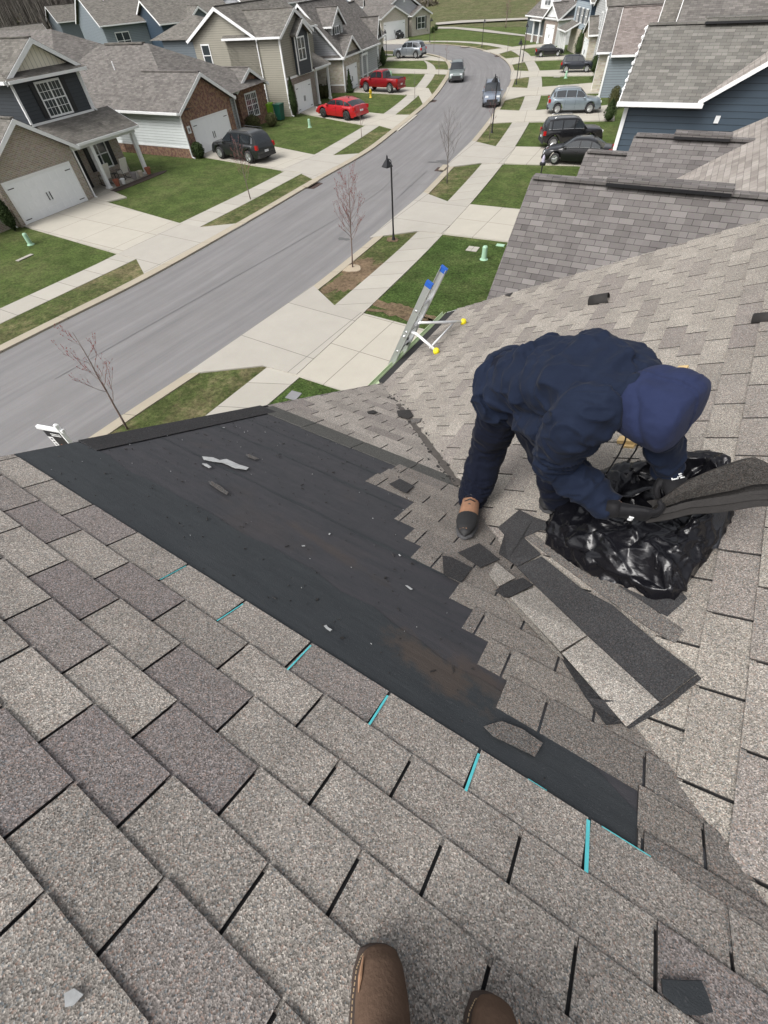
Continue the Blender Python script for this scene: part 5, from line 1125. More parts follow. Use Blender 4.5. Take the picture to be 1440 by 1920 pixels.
# dirt collected along the valley
M_DIRT=plain('valley_dirt',(.07,.062,.055),.95,.5,30,bs=.6)
mb=MB(); L=[];Rr=[]
for k in range(40):
    y_=1.95+1.3*k/39; w_=.028+.02*noise.noise(Vector((k*.5,0,0)))
    for sg,lst in ((-1,L),(1,Rr)):
        x_=KV-y_; c=Vector((x_+sg*w_*.7,y_+sg*w_*.7,0)); c.z=max(OA.z-.5*(c.y-OA.y),OC.z+.5*(c.x-OC.x))+.011; lst.append(c)
vv=[q for p in zip(L,Rr) for q in p]; mb.add(vv,[(2*i,2*i+1,2*i+3,2*i+2) for i in range(39)]); mb.build('valley_dirt',M_DIRT,oh)
# teal marks in the slots of the last course
M_TEAL=plain('teal_film',(.1,.52,.56),.35,.25,60)
def strip(a,b_,w_,h): 
    p,q=onA(*a,h),onA(*b_,h); d=(q-p).normalized(); s_=d.cross(Vector((0,SN,CS)))*w_/2; mb=MB(); mb.prism([p-s_,p+s_,q+s_,q-s_],Vector((0,0,.001))); mb.build('teal_strip',M_TEAL,oh)
for a,b_,w_ in (((539,1256),(583,1210),.006),((692,1359),(727,1304),.007),((873,1483),(898,1413),.008),((1099,1635),(1103,1537),.010),((407,1164),(456,1132),.004),((300,1087),(349,1061),.003)): strip(a,b_,w_,.009)
strip((1128,1549),(1220,1606),.003,.011); strip((990,1460),(1025,1482),.002,.011)
# ================= vehicles =================
def paint(name,col,metal=.3):
    mt,n,b=nm(name); co=coord(n); c=mixc(n,noi(n,co,3,4),tuple(x*.85 for x in col),col); n.links.new(c,b.inputs['Base Color']); b.inputs['Metallic'].default_value=metal; b.inputs['Roughness'].default_value=.32; b.inputs['Coat Weight'].default_value=.6; b.inputs['Coat Roughness'].default_value=.08; return mt
M_TYRE=plain('tyre_rubber',(.02,.02,.021),.85); M_RIM=plain('alloy_rim',(.45,.46,.47),.3,.1,20,metal=.8); M_RIMB=plain('black_rim',(.03,.03,.03),.4)
M_CGL=plain('car_glass',(.02,.024,.028),.05,.2,3); M_CGL.node_tree.nodes['Principled BSDF'].inputs['Specular IOR Level'].default_value=.9
M_TAIL=plain('tail_lamp',(.35,.01,.01),.25); M_HEADL=plain('head_lamp',(.7,.72,.74),.15); M_PLAST=plain('dark_trim_plastic',(.025,.025,.027),.6); M_PLATE=plain('number_plate',(.55,.57,.6),.5)
# profile: list of (x, top z of lower body); roof line: list of (x,z); x forward, length from rear 0 to L
SPEC={
 'suv':dict(L=4.95,W=1.95,belt=1.10,bot=.30,hood=[(0,.95),(.06,1.12),(3.55,1.12),(3.7,1.08),(4.6,.98),(4.85,.85),(4.95,.55)],roof=[(.12,1.12),(.3,1.5),(.55,1.72),(1.2,1.78),(2.4,1.77),(2.9,1.68),(3.62,1.12)],wh=(.95,3.95),r=.385,pil=[.62,1.55,2.5],rack=1),
 'jeep':dict(L=4.6,W=1.85,belt=1.08,bot=.36,hood=[(0,.9),(.04,1.1),(3.2,1.1),(3.3,1.1),(4.3,1.04),(4.5,.95),(4.6,.6)],roof=[(.1,1.1),(.22,1.5),(.35,1.7),(1.2,1.76),(2.3,1.74),(2.7,1.66),(3.3,1.1)],wh=(.85,3.65),r=.38,pil=[.6,1.4,2.3],rack=1),
 'sedan':dict(L=4.7,W=1.82,belt=.92,bot=.22,hood=[(0,.72),(.05,.98),(.5,1.02),(.8,1.0),(3.3,.97),(3.45,.95),(4.3,.82),(4.6,.68),(4.7,.42)],roof=[(.55,1.0),(1.25,1.36),(1.7,1.44),(2.4,1.43),(2.75,1.36),(3.5,.94)],wh=(.95,3.75),r=.33,pil=[1.45,2.2],rack=0),
 'hatch':dict(L=4.55,W=1.8,belt=.95,bot=.22,hood=[(0,.7),(.05,1.0),(.35,1.04),(.8,1.0),(3.15,.97),(3.35,.95),(4.15,.8),(4.45,.66),(4.55,.42)],roof=[(.25,1.03),(.8,1.3),(1.5,1.44),(2.2,1.42),(2.6,1.34),(3.35,.94)],wh=(.9,3.6),r=.34,pil=[1.2,2.05],rack=0),
 'truck':dict(L=5.4,W=1.9,belt=1.12,bot=.45,hood=[(0,.95),(.03,1.16),(1.95,1.16),(3.9,1.14),(4.0,1.14),(5.1,1.08),(5.3,.95),(5.4,.6)],roof=[(1.95,1.16),(2.05,1.6),(2.3,1.76),(3.0,1.77),(3.4,1.68),(4.05,1.14)],wh=(1.05,4.4),r=.40,pil=[2.9],rack=0),
}
def interp(l,x):
    if x<=l[0][0]: return l[0][1]
    for a,b_ in zip(l,l[1:]):
        if x<=b_[0]: return a[1]+(b_[1]-a[1])*(x-a[0])/(b_[0]-a[0])
    return l[-1][1]
def make_car(kind,name,label,cat,mat,group,rim=None,roofmat=None,trim=False):
    S=SPEC[kind]; L,W=S['L'],S['W']; e=empty(name,(0,0,0)); tag(e,label,cat,group)
    xs=[L*i/40 for i in range(41)]; mb=MB()
    def width(x): t=abs(x/L-.5)*2; return W/2*(1-.16*max(0,t-.78)/.22*(1 if x>L/2 else .8)-.02*t)
    prev=None; rows=[]
    for x in xs:
        w_=width(x); zt_=interp(S['hood'],x); zb=S['bot']+(.12 if x<.15 or x>L-.2 else 0)
        for wx in S['wh']:
            d=abs(x-wx)
            if d<S['r']+.07: zb=max(zb,S['r']+math.sqrt(max(0,(S['r']+.07)**2-d*d)))
        zb=min(zb,zt_-.1)
        pr=[(w_*.93,zb),(w_*1.0,zb+(zt_-zb)*.35),(w_*.985,zb+(zt_-zb)*.7),(w_*.93,zt_-.03),(w_*.85,zt_),(w_*.4,zt_+.025),(0,zt_+.03)]
        rows.append([(x,y,z) for y,z in pr]+[(x,-y,z) for y,z in pr[-2::-1]])
    n=len(rows[0]); b0=0
    for r in rows: mb.v+= [Vector((p[0]-L/2,p[1],p[2])) for p in r]
    for i in range(len(rows)-1):
        for k in range(n-1): a=i*n+k; mb.f.append([a,a+1,a+n+1,a+n]); mb.m.append(0); mb.t.append(None)
        mb.f.append([i*n+n-1,i*n,(i+1)*n,(i+1)*n+n-1]); mb.m.append(1); mb.t.append(None)
    mb.f.append(list(range(n))[::-1]); mb.m.append(0); mb.t.append(None); mb.f.append([(len(rows)-1)*n+k for k in range(n)]); mb.m.append(0); mb.t.append(None)
    body=mb.build('body',[mat,M_PLAST],e,smooth=True)
    md=body.modifiers.new('e','EDGE_SPLIT'); md.split_angle=R(38)
    # cabin
    rf=S['roof']; x0,x1=rf[0][0],rf[-1][0]; cb=MB(); gl=MB(); N_=22; rr=[]
    for i in range(N_+1):
        x=x0+(x1-x0)*i/N_; zt_=interp(rf,x); zb=interp(S['hood'],x)-.02; hh=max(.0,zt_-zb); w0=width(x)*.9; w1=w0-hh*.30
        rr.append([(x,w0,zb),(x,w1+.02,zb+hh*.9),(x,w1-.06,zt_),(x,0,zt_+.02),(x,-(w1-.06),zt_),(x,-(w1+.02),zb+hh*.9),(x,-w0,zb)])
    n=7
    for r in rr: cb.v+=[Vector((p[0]-L/2,p[1],p[2])) for p in r]
    hi=[i for i in range(N_+1) if interp(rf,x0+(x1-x0)*i/N_)>interp(rf,(x0+x1)/2)-.16]
    for i in range(N_):
        for k in range(n-1):
            side=k in (0,5); front=i>=max(hi)-1; back=i<min(hi)+0
            m_=0
            if (front or (back and kind!='suvx')) and k in (2,3,1,4): m_=1
            cb.f.append([i*n+k,i*n+k+1,(i+1)*n+k+1,(i+1)*n+k]); cb.m.append(m_); cb.t.append(None)
    o=cb.build('cabin',[roofmat or mat,M_CGL],e,smooth=True); md=o.modifiers.new('e','EDGE_SPLIT'); md.split_angle=R(30)
    # side windows
    px0=[interp([(0,x0+.22),(1,x0+.22)],0)]+S['pil']+[x1-.28]
    for sg in (-1,1):
        for a,b_ in zip(px0,px0[1:]):
            a+=.04; b_-=.04; g=MB(); K=6; top=[];bot=[]
            for q in range(K+1):
                x=a+(b_-a)*q/K; zt_=interp(rf,x); zb=interp(S['hood'],x); hh=max(.02,zt_-zb); w0=width(x)*.9; w1=w0-hh*.30; f0,f1=.12,.84
                if hh<.12: f0,f1=.3,.5
                y=lambda f:w0+(w1+.02-w0)*f/.9+.03
                bot.append(Vector((x-L/2,sg*y(f0),zb+hh*f0))); top.append(Vector((x-L/2,sg*y(f1),zb+hh*f1)))
            g.add(bot+top,[(q,q+1,K+2+q,K+1+q) for q in range(K)]); g.build('side_window',M_CGL,e)
            if trim: g2=MB(); g2.tube([p+Vector((0,0,-.015)) for p in bot],.012,5); g2.build('window_trim',M_RIM,e)
        mm=MB().lathe(Vector((interp([(0,x1-.35),(1,x1-.35)],0)-L/2,sg*(W/2*.98+.06),S['belt']+.05)),[(0,.09),(.07,.06),(.09,0),(.06,-.06),(0,-.08)],8,axis=(1,0,0)); mm.build('mirror',mat,e,smooth=True)
        for wx in S['wh']:
            y=sg*(W/2-.10); w_=MB().lathe((wx-L/2,y,S['r']),[(S['r']*.6,.11),(S['r']*.93,.11),(S['r'],.07),(S['r'],-.07),(S['r']*.93,-.11),(S['r']*.6,-.11)],24,axis=(0,sg,0)); wo=w_.build('tyre',M_TYRE,e,smooth=True)
            rm=MB(); c=Vector((wx-L/2,y+sg*.118,S['r'])); rm.lathe(c,[(S['r']*.66,.0),(S['r']*.66,.015),(S['r']*.57,.015),(S['r']*.57,-.02)],20,axis=(0,sg,0)); rm.lathe(c,[(0,.02),(.05,.015),(.06,-.02)],10,axis=(0,sg,0))
            for q in range(5):
                a=2*math.pi*q/5; rm.tube([c,c+Vector((math.cos(a)*S['r']*.6,0,math.sin(a)*S['r']*.6))],[.03,.022],6)
            rm.build('rim',rim or M_RIM,wo)
            MB().lathe(c-Vector((0,sg*.004,0)),[(0,.0),(S['r']*.58,.0)],20,axis=(0,sg,0)).build('brake_disc',M_BLACK,wo)
        # lamps
        zt_=interp(S['hood'],L-.25); MB().box(L-.32-L/2,L-.06-L/2,sg*(W/2*.62)-.16,sg*(W/2*.62)+.16,zt_-.2,zt_-.06).build('headlight',M_HEADL,e)
        zt_=interp(S['hood'],.1); MB().box(-.012-L/2,.2-L/2,sg*(W/2*.84)-.085,sg*(W/2*.84)+.07,zt_-.28,zt_-(.02)).build('tail_light',M_TAIL,e)
        if S['rack']: MB().tube([Vector((x0+.6-L/2,sg*(W*.36),1.79)),Vector((x0+.7-L/2,sg*(W*.36),1.84)),Vector((x1-1.1-L/2,sg*(W*.36),1.83)),Vector((x1-1.0-L/2,sg*(W*.36),1.76))],.018,6).build('roof_rail',M_PLAST if not trim else M_RIM,e)
    MB().box(L-.03-L/2,L+.02-L/2,-W*.3,W*.3,.42,.68).build('grille',M_PLAST,e); MB().box(-.03-L/2,.0-L/2,-.17,.17,.62,.75).build('number_plate',M_PLATE,e)
    MB().box(-.05-L/2,.12-L/2,-W*.42,W*.42,.34,.55).build('rear_bumper',M_PLAST if S['rack'] else mat,e); MB().box(L-.14-L/2,L+.04-L/2,-W*.4,W*.4,.28,.44).build('front_bumper',M_PLAST if S['rack'] else mat,e)
    for sg in (-1,1):
        for xx in S['pil']:
            if kind=='truck' and xx<2: continue
            MB().box(xx-.01-L/2,xx+.01-L/2,sg*width(xx)*.985-.012,sg*width(xx)*.985+.012,S['bot']+.12,S['belt']-.08).build('door_seam',M_BLACK,e)
            MB().box(xx+.12-L/2,xx+.28-L/2,sg*width(xx)*.99-.015,sg*width(xx)*.99+.022,S['belt']-.16,S['belt']-.12).build('door_handle',mat,e)
    if kind=='truck':
        MB().box(.1-L/2,1.85-L/2,-W*.36,W*.36,1.1,1.195).build('cargo_bed',M_BLACK,e)
    if kind in('sedan','hatch'): MB().box(L*.5-L/2-1.0,L*.5-L/2-.92,-.02,.02,1.43,1.5).build('aerial',M_BLACK,e)
    return e
def put(e,a,b_,wb_px=None,flip=False,kind=None,z=.075,clampS=(.86,1.2)):
    # a,b: ground points of the rear and front wheels on the visible side, side=+1 when that side is the car's left
    a=Vector((a[0],a[1],0)); b_=Vector((b_[0],b_[1],0)); d=(b_-a); S=SPEC[kind]; wb=S['wh'][1]-S['wh'][0]; sc_=max(clampS[0],min(clampS[1],d.length/wb)); d.normalize()
    s_=Vector((-d.y,d.x,0)); mid=(a+b_)/2; toc=(CAM-mid); side=1 if s_.dot(toc)>0 else -1
    off_=((S['wh'][0]+S['wh'][1])/2-S['L']/2)*sc_; c=mid-s_*side*(S['W']/2-.1)*sc_-d*off_
    e.location=(c.x,c.y,z); e.rotation_euler=(0,0,math.atan2(d.y,d.x)); e.scale=(sc_,sc_*.95,min(1.0,sc_))
zt=lambda x,y:(540+x/6,y/6); za=lambda x,y:(660+x/6,y/6); zq=lambda x,y:(980+x/7.2,150+y/7.2); z6=lambda x,y:(320+x/6,110+y/6); zr=lambda x,y:(900+x/6,y/6)
gp=lambda p:G(p[0],p[1],.07)
GC='cars parked on driveways and the street'
P_CHAR=paint('charcoal_paint',(.035,.038,.04),.5); P_RED=paint('red_paint',(.42,.012,.018),.1); P_DRED=paint('dark_red_paint',(.25,.008,.014),.2); P_BLUE=paint('ice_blue_grey_paint',(.25,.3,.34),.5); P_BLK=paint('black_car_paint',(.008,.008,.01),.2); P_SIL=paint('silver_paint',(.3,.33,.36),.6); P_NAVY=paint('dark_navy_paint',(.02,.024,.035),.4)
c=make_car('suv','parked_suv','charcoal suv parked before the brick garage, behind the reddish sapling','suv',P_CHAR,GC); put(c,gp(z6(905,1180)),gp(z6(570,1125)),kind='suv',clampS=(1.0,1.12))
c=make_car('hatch','parked_car','bright red car parked nose to the garage of the khaki house','car',P_RED,GC,rim=M_RIMB); put(c,gp(zt(668,1358)),gp(zt(398,1320)),kind='hatch',clampS=(1.0,1.22))
c=make_car('truck','pickup_truck','dark red pickup truck parked beside the yellow hydrant','pickup truck',P_DRED,GC); put(c,gp(zt(1145,1050)),gp(zt(880,1035)),kind='truck')
c=make_car('suv','parked_suv','silver grey suv parked at the bend on the left, farthest of the left driveway cars','suv',P_SIL,GC); put(c,gp(za(712,660)),gp(za(525,660)),kind='suv',clampS=(1,1.1))
c=make_car('suv','parked_suv','pale blue grey suv with a light roof on the right hand driveway','suv',P_BLUE,GC,trim=True); put(c,gp(zq(460,465)),gp(zq(880,455)),kind='suv',clampS=(.9,1.2))
c=make_car('jeep','parked_suv','black suv with chrome window line parked beyond the black sedan','suv',P_BLK,GC,trim=True); put(c,gp(zq(395,930)),gp(zq(880,905)),kind='jeep',clampS=(.92,1.1))
c=make_car('sedan','parked_car','black sedan facing the street, nearest of the parked cars on the right','car',P_BLK,GC,trim=True); put(c,gp(zq(905,1165)),gp(zq(460,1142)),kind='sedan',clampS=(.92,1.1))
c=make_car('jeep','parked_suv','boxy dark navy suv parked on the fourth driveway on the right','suv',P_NAVY,GC); put(c,gp(zr(960,822)),gp(zr(1190,817)),kind='jeep',clampS=(.8,1.1))
c=make_car('sedan','parked_car','small black sedan parked at the top of the right row','car',P_BLK,GC); put(c,gp(zr(685,645)),gp(zr(865,636)),kind='sedan',clampS=(.8,1.1))
def drop(e,p,yaw,s=1.0,z=.015): e.location=(p[0],p[1],z); e.rotation_euler=(0,0,yaw); e.scale=(s,s,s)
c=make_car('suv','parked_suv','pale van like suv standing in the street, facing the camera, at the left kerb','suv',paint('sage_grey_paint',(.2,.235,.23),.4),GC); drop(c,(-31.6,66.6),R(-66),.9)
c=make_car('jeep','parked_suv','blue grey compact suv in the middle of the street near the lamp, facing the camera','suv',paint('steel_blue_paint',(.25,.29,.36),.5),GC); drop(c,(-22.0,54.6),R(-66),.92)
for k,(px_x,mt_,lb) in enumerate(((470,P_DRED,'dark red car nose out before the cream garage, left of two'),(588,P_BLK,'black car nose out before the cream garage, right of two'))):
    c=make_car('jeep','parked_car',lb,'car',mt_,GC); g_=G(*za(px_x,440)); drop(c,(g_.x-2.0,g_.y+.4),R(-25),.8,.08)
# ================= lamps =================
def lamp(label,base,h=3.5,az_=0):
    e=empty('street_lamp',(base.x,base.y,0),az_); tag(e,label,'street lamp','street lamps along the kerb')
    MB().lathe((0,0,0),[(.09,0),(.09,.12),(.06,.2),(.045,.4),(.04,h-.35),(.04,h-.3)],10).build('pole',M_BLACK,e,smooth=True)
    MB().tube([(0,0,h-.32),(0,0,h-.2),(-.08,0,h-.14),(-.3,0,h-.15),(-.3,0,h-.2)],.022,8).build('arm',M_BLACK,e,smooth=True)
    sh=MB().lathe((-.3,0,h-.45),[(.27,.0),(.265,.03),(.05,.3),(.035,.36),(.04,.40),(.0,.46)],4).build('lamp_shade',M_BLACK,e)
    MB().lathe((-.3,0,h-.47),[(.0,.0),(.09,.0),(.1,.05)],10).build('lamp_glass',plain('lamp_glass',(.35,.36,.35),.3),e)
    return e
lamp('black street lamp with a pyramid shade nearest the camera, beside the street tree',Vector((-13.31,21.47,0)),3.55,R(-20))
lamp('black street lamp standing by the verge opposite the blue grey car in the road',Vector((-17.35,43.9,0)),3.45,R(-30))
lamp('black street lamp at the verge by the fourth right hand driveway',G(*zr(405,955)),3.5,R(-50))
lamp('black street lamp near the top right driveways at the bend',G(*zr(478,700)),3.6,R(-60))
lamp('black street lamp on the outer side of the bend by the long lawn',G(*zr(20,535)),3.1,R(-90))
lamp('black street lamp by the far left driveway of the silver suv',G(*za(390,640)),3.0,R(90)); lamp('black street lamp before the cream house at the end',G(*za(875,480)),3.0,R(-120))
# ================= bare trees =================
M_BARK=plain('sapling_bark',(.16,.12,.105),.9,.3,20); M_BUD=plain('red_buds',(.2,.065,.065),.8,.3,10); M_BARKD=plain('grey_bark',(.13,.115,.105),.9,.3,20)
def sapling(label,base,h,lean=(0,0),seed=1,red=True,group='bare young street trees',spread=.34,cat='tree',nb=11,thick=1.0):
    rg=random.Random(seed); e=empty('young_tree',(base.x,base.y,0)); tag(e,label,cat,group); tr=MB(); cr=MB(); bd=MB()
    top=Vector((lean[0],lean[1],h)); pts=[top*t+Vector((rg.uniform(-.03,.03),rg.uniform(-.03,.03),0))*t for t in [i/7 for i in range(8)]]; pts[0]=Vector((0,0,0))
    tr.tube(pts,[.035*thick*(1-.85*i/7) for i in range(8)],7)
    def branch(p,d,L,r,lvl):
        n=4; q=[p]; dd=d.copy()
        for i in range(n): dd=(dd+Vector((rg.uniform(-.16,.16),rg.uniform(-.16,.16),rg.uniform(.02,.2)))).normalized(); q.append(q[-1]+dd*L/n)
        cr.tube(q,[r*(1-.8*i/n) for i in range(n+1)],4,cap=False)
        if red:
            for i in range(int(5*L/.4)):
                t=rg.uniform(.35,1); k=min(n-1,int(t*n)); c_=q[k].lerp(q[k+1],t*n-k); s_=rg.uniform(.005,.012); bd.prism([c_+Vector((s_,0,0)),c_+Vector((-s_*.5,s_,0)),c_+Vector((-s_*.5,-s_,0))],(0,0,s_*2.2))
        if lvl<2:
            for i in range(3 if lvl==0 else 2): t=rg.uniform(.3,.9); k=min(n-1,int(t*n)); dv_=Vector((rg.uniform(-1,1),rg.uniform(-1,1),rg.uniform(-.1,.8))).normalized(); branch(q[k].lerp(q[k+1],t*n-k),(dd*1.0+dv_*.75).normalized(),L*rg.uniform(.35,.6),r*.5,lvl+1)
    for k in range(nb):
        t=.32+.62*k/nb; p=top*t; a=k*2.4+rg.uniform(-.3,.3); L=h*spread*(1.15-t*.75); d=Vector((math.cos(a),math.sin(a),rg.uniform(.7,1.15))).normalized(); branch(p,d,L,.014*thick*(1.15-t),0)
    tr.build('trunk',M_BARK if red else M_BARKD,e,smooth=True); cr.build('crown',M_BARK if red else M_BARKD,e)
    if red: o=bd.build('buds',M_BUD,e); o['kind']='stuff'
    return e
def hgt(px_,base): r=ray(*px_); k=math.hypot(base.x,base.y)/math.hypot(r.x,r.y); return (CAM+r*k)
b1=G(240,806); t=hgt((137,622),b1); sapling('leaning bare sapling by the near kerb at the left, above the stripped roof edge',b1,t.z,(t.x-b1.x,t.y-b1.y),3,True,spread=.36,thick=1.1)
b2=G(661,503); t=hgt((653,325),b2); sapling('reddish bare street tree standing in the mulch ring beside the nearest lamp',b2,t.z,(t.x-b2.x,t.y-b2.y),5,True,spread=.36,nb=30,thick=1.1)
b3=G(838,345); t=hgt((843,205),b3); sapling('grey bare street tree on the second right hand verge',b3,t.z,(t.x-b3.x,t.y-b3.y),8,False,spread=.42,nb=24,thick=1.15)
b4=G(470,375); t=hgt((440,262),b4); sapling('bare reddish sapling in front of the charcoal suv',b4,t.z,(t.x-b4.x,t.y-b4.y),11,True,spread=.32,nb=18)
for i,(bx,tx,lb) in enumerate([(z2(955,780),z2(950,545),'thin bare sapling on the verge by the bright red car'),(z2(1253,555),z2(1250,400),'thin bare sapling on the verge by the pickup truck'),(za(1062,690),za(1075,520),'thin bare sapling at the inner kerb of the bend'),(za(975,860),za(970,640),'thin bare sapling between the pickup and the van'),(zr(655+0,0) and (917,262),(928,165),'bare sapling right behind the second street lamp'),(zr(445,895),zr(490,640),'bare sapling beside the third street lamp'),(zr(480,700),zr(500,520),'bare sapling beside the fourth street lamp'),(zr(300,640),zr(325,385),'bare sapling on the small verge at the outer bend'),(za(920,585),za(930,380),'thin bare sapling left of the bend opposite the long lawn')]):
    b_=G(*bx); t=hgt(tx,b_); sapling(lb,b_,max(2.2,min(t.z,4.2)),(0,0),20+i,i%2==0,spread=.22,nb=8,thick=.8)
for i,(bx,tx,lb) in enumerate([((948,52),(950,-2),'bare reddish tree by the footpath in the far field'),((1003,38),(1006,2),'small bare brown tree at the right end of the far path')]):
    b_=G(*bx); t=hgt(tx,b_); sapling(lb,b_,t.z,(0,0),50+i,True,'bare trees in the far field',spread=.34,nb=18,thick=3.0)
# ================= evergreen shrubs =================
def leafmat(name,c1,c2):
    mt,n,b=nm(name); co=coord(n); c=mixc(n,noi(n,co,9,4,.7),c1,c2); n.links.new(c,b.inputs['Base Color']); b.inputs['Roughness'].default_value=.8; b.inputs['Specular IOR Level'].default_value=.2; return mt
M_LEAF=leafmat('evergreen_leaf',(.02,.035,.012),(.055,.08,.028)); M_LEAFB=leafmat('olive_leaf',(.05,.055,.02),(.1,.1,.045)); M_RUST=leafmat('rusty_leaf',(.09,.04,.03),(.14,.07,.05))
def shrub(name,label,base,rx,h,shape='col',mat=None,seed=1,group='shrubs by the house fronts',lean=(0,0),n=None):
    rg=random.Random(seed); e=empty(name,(base[0],base[1],0)); tag(e,label,'shrub',group); mb=MB(); n=n or int(900*max(.5,h)); 
    def rad(t):
        if shape=='col': return rx*(math.sin(min(1,t*3.2)*math.pi/2))*(1-max(0,t-.45)/.55)**.75
        if shape=='cone': return rx*(1-t)**.9*(.75+.25*abs(math.sin(t*16)))
        return rx*math.sqrt(max(0,1-(2*t-1)**2))
    for k in range(n):
        t=rg.random()**1.1; a=rg.uniform(0,6.283); r=rad(t)*(1+.22*noise.noise(Vector((math.cos(a)*2,math.sin(a)*2,t*6+seed))))*(.72+.3*rg.random()); c=Vector((math.cos(a)*r+lean[0]*t,math.sin(a)*r+lean[1]*t,t*h+.03)); s_=rg.uniform(.03,.07)*(1 if h<4 else 1.8)
        o1=Vector((rg.uniform(-1,1),rg.uniform(-1,1),rg.uniform(-.3,1))).normalized()*s_; o2=Vector((rg.uniform(-1,1),rg.uniform(-1,1),rg.uniform(-.5,.5))).normalized()*s_*.6; mb.add([c-o1,c+o2,c+o1*1.3,c-o2],[(0,1,2,3)])
    mb.build('foliage',mat or M_LEAF,e); core=MB(); core.lathe((0,0,0),[(max(.02,rad(t)*.68),t*h) for t in (.02,.1,.2,.35,.5,.65,.8,.92)],10); core.v=[v+Vector((lean[0],lean[1],0))*(v.z/h) for v in core.v]; core.build('inner_foliage',mat or M_LEAF,e)
    MB().tube([(0,0,0),(0,0,h*.3)],.04,6).build('stem',M_BARK,e); return e
shrub('columnar_shrub','tall dark leaning evergreen at the left picture edge by the first garage',(-36.1,13.35),.38,2.3,'col',seed=1,n=3000)
shrub('round_bush','round green bush between the brick corner and the ranch garage',(-37.1,29.9),.5,1.0,'ball',seed=2,n=1500); shrub('round_bush','brownish bush under the window of the ranch house, left of two',(-39.6,39.2),.75,1.0,'ball',M_LEAFB,3,n=1600); shrub('round_bush','darker bush under the window of the ranch house, right of two',(-38.6,40.7),.55,.95,'ball',M_LEAFB,4,n=1300)
b_=G(*zt(85,1318)); shrub('columnar_shrub','tall narrow dark evergreen left of the khaki house garage',b_,.42,2.9,'col',seed=5,n=2600)
b_=G(*zt(700,1042)); shrub('small_fir','small tiered dark fir by the stone garage gable',b_,.5,1.9,'cone',seed=6,n=1800)
for i,(q,r_,h_,lb) in enumerate([(zt(350,1110),.45,1.0,'leftmost bush of the hedge before the grey siding'),(zt(385,1110),.45,1.15,'second bush of the hedge before the grey siding'),(zt(430,1105),.45,1.05,'third bush of the hedge before the grey siding'),(zt(472,1095),.28,1.9,'tall thin conifer at the end of the hedge before the grey siding')]):
    b_=G(*q); shrub('hedge_bush',lb,b_,r_,h_,'ball' if h_<1.5 else 'col',M_LEAFB,10+i,'hedge before the grey sided house',n=1100)
for i,(q,r_,h_,lb,mm,sh) in enumerate([(za(270,815),.6,2.1,'dark green upright bush at the stone front corner',M_LEAF,'col'),(za(350,745),.55,1.9,'dark upright bush farther along the stone front',M_LEAF,'col'),(za(160,860),.5,1.0,'low dark bush by the white porch rail',M_LEAFB,'ball'),
  (zr(1095,640),.7,2.6,'dark conical evergreen by the white columns',M_LEAF,'col'),(zr(1210,690),.75,1.1,'round rusty bush at the deep blue house',M_RUST,'ball'),(zr(1265,820),.5,1.7,'small evergreen beside the front of the navy suv',M_LEAF,'col'),(zr(1320,905),.85,2.2,'broad dark evergreen right of the navy suv',M_LEAF,'cone'),(zq(1100,175),.62,2.6,'dark teardrop evergreen by the third driveway',M_LEAF,'col'),(zq(1195,400),.5,1.5,'loose evergreen beyond the blue grey suv',M_LEAFB,'ball'),(zq(1150,560),.5,1.35,'small dark bush at the near driveway corner by the blue house',M_LEAF,'col')]):
    b_=G(*q); shrub('evergreen_shrub',lb,b_,r_,h_,sh,mm,30+i,n=1200)
for i,q in enumerate([zr(555,450),zr(590,455),zr(635,450),za(755,380),za(790,380),za(835,380),za(910,370),za(945,345)]):
    b_=G(*q); shrub('small_shrub',['round shrub left of the porch at the last right house','second shrub at the last right house porch','shrub nearest the post of the last right house','upright shrub by the door of the cream house','low shrub under the cream house window','second low shrub under the cream house window','upright shrub at the cream house corner','outermost shrub beside the cream house'][i],b_,.5,.9,'ball' if i%3 else 'col',M_LEAF,60+i,n=350)
